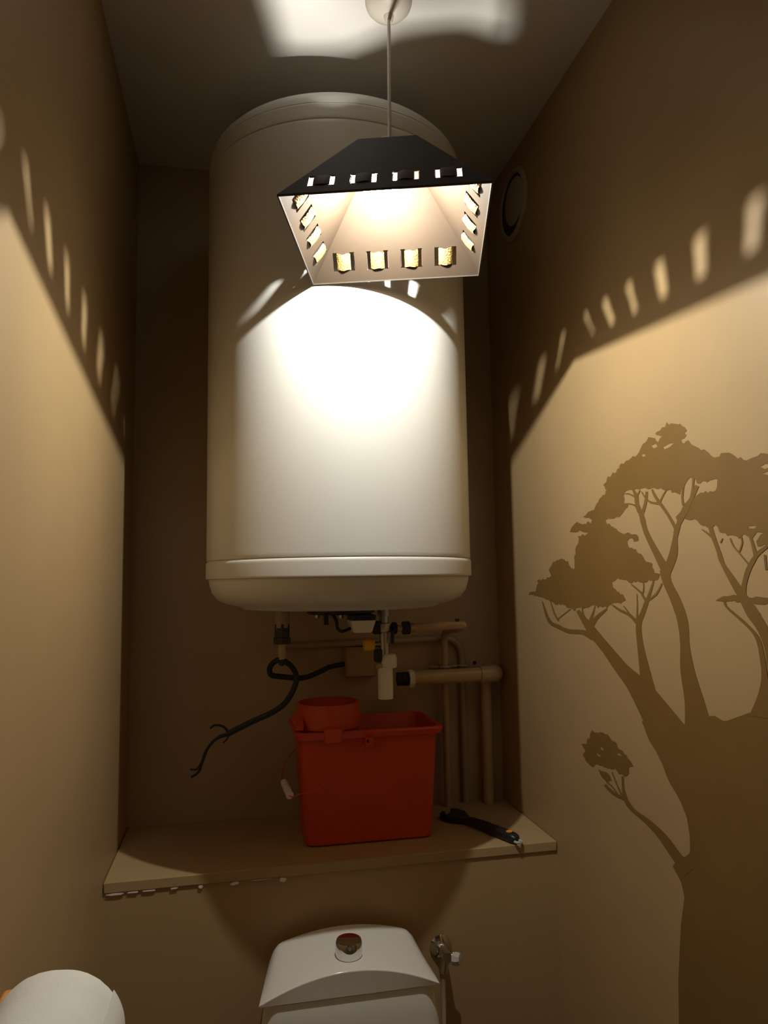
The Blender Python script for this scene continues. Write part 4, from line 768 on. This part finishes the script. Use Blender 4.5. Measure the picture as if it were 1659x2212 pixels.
sx = (TOPC - FIL).normalized()
bm = B(); lathe(bm, [(0.0, -0.028), (0.0135, -0.028), (0.0155, -0.026), (0.0155, 0.004), (0.019, 0.005), (0.019, 0.007), (0.0125, 0.009), (0.006, 0.012), (0.0, 0.012)], TOPC, sx, 28)
link('lamp_holder', bm, 'white', lamp, label='off-white lamp holder')
bulb_bm = B(); lathe(bulb_bm, [(0.0, -0.046), (0.010, -0.0448), (0.0195, -0.040), (0.0265, -0.031), (0.0298, -0.019), (0.0300, -0.010), (0.0275, 0.004), (0.0215, 0.019), (0.0160, 0.030), (0.0128, 0.040), (0.0122, 0.048)], FIL, sx, 40, close=False)
bulb = link('bulb', bulb_bm, 'glass', lamp, label='glowing light bulb')
bm = B(); cyl(bm, FIL + sx * 0.03, FIL + sx * 0.05, 0.011, 20)
link('bulb_cap', bm, 'steel', bulb)
u_, w_, d_ = frame(sx)
bm = B(); tube(bm, [FIL + sx * 0.030 + u_ * 0.003, FIL + sx * 0.010 + u_ * 0.005, FIL + sx * 0.0075 + u_ * 0.005], 0.0005, 6); tube(bm, [FIL + sx * 0.030 - u_ * 0.003, FIL + sx * 0.010 - u_ * 0.005, FIL + sx * 0.0075 - u_ * 0.005], 0.0005, 6)
link('support_wire', bm, 'steel', bulb)
bm = B(); tube(bm, [FIL + sx * 0.0075 + u_ * 0.005 * math.cos(PI * i / 8) + w_ * 0.004 * math.sin(PI * i / 8) for i in range(9)], 0.0012, 8)
link('filament', bm, 'filament', bulb)
ld = bpy.data.lights.new('bulb_light', 'POINT')
ld.energy = BULB_POWER; ld.color = BULB_COLOR; ld.shadow_soft_size = 0.0065
lo = bpy.data.objects.new('bulb_light', ld); COL.objects.link(lo)
lo.location = FIL
lo.parent = bulb
lo.location = FIL - world_loc(bulb)
ax2 = (ROSE - Vector((0, 0, 0.034)) - TOPC - sx * 0.010).normalized()
bm = B(); tube(bm, smooth_path([TOPC + sx * 0.010, TOPC + sx * 0.010 + ax2 * 0.04, TOPC + sx * 0.010 + ax2 * 0.15, TOPC + sx * 0.010 + ax2 * 0.27, ROSE - Vector((0, 0, 0.034))]), 0.0032, 10)
link('flex_cord', bm, 'cord', lamp)
bm = B(); lathe(bm, [(0.0, 0.0005), (0.0445, 0.0005), (0.0445, 0.004), (0.042, 0.012), (0.034, 0.022), (0.020, 0.028), (0.010, 0.030), (0.0075, 0.040), (0.0045, 0.044), (0.0, 0.044)], ROSE, (0, 0, -1), 40)
link('ceiling_rose', bm, 'cord', lamp, label='pale ceiling cup at the top of the cord')
bm = B(); tube(bm, smooth_path([ROSE + Vector((0.02, -0.03, -0.006)), ROSE + Vector((0.045, -0.032, -0.010)), ROSE + Vector((0.078, -0.026, -0.006))]), 0.0018, 8)
link('loose_wire', bm, 'cord', lamp)

# ------------------------------------------------------------------ tree silhouette on the right wall
decal = empty('tree_decal', (XR, 0.97, 0.02), 'dark brown branching tree silhouette stuck on the right wall', 'wall decal')
_lay = [0]
def flat(name, polys, holes=()):
    _lay[0] += 1
    x = XR - 0.0004 - 0.000008 * _lay[0]
    bm = B()
    loops = [[Vector((p[0], p[1], 0)) for p in polys]] + [[Vector((p[0], p[1], 0)) for p in h] for h in holes]
    flatv = [v for l in loops for v in l]
    vs = [bm.verts.new((x, v.x, v.y)) for v in flatv]
    for t in tessellate_polygon(loops):
        try: bm.faces.new([vs[i] for i in t])
        except ValueError: pass
    return link(name, bm, 'decal', decal, smooth=False)
random.seed(12)
def leafy(P, amp=0.0035, step=0.007):
    o = []
    n = len(P)
    for i in range(n):
        a, b = Vector(P[i]), Vector(P[(i + 1) % n])
        d = b - a
        m = max(1, int(d.length / step))
        nn = Vector((-d.y, d.x)).normalized() if d.length > 0 else Vector((0, 0))
        for j in range(m):
            o.append(tuple(a + d * (j / m) + nn * random.uniform(-amp, amp)))
    return o
for key in 'ABCDEF':
    flat('foliage_clump', leafy(FOL[key], 0.0027 if key in 'ABC' else 0.0015, 0.0055), FOL.get(key + '_holes', ()))
flat('trunk', TRUNK)
for key, st in STROKES.items():
    _lay[0] += 1
    x = XR - 0.0004 - 0.000008 * _lay[0]
    bm = B()
    rows = [(bm.verts.new((x, a, b)), bm.verts.new((x, c, d))) for a, b, c, d in st]
    for p, q in zip(rows, rows[1:]): bm.faces.new((p[0], p[1], q[1], q[0]))
    link('branch', bm, 'decal', decal, smooth=False)
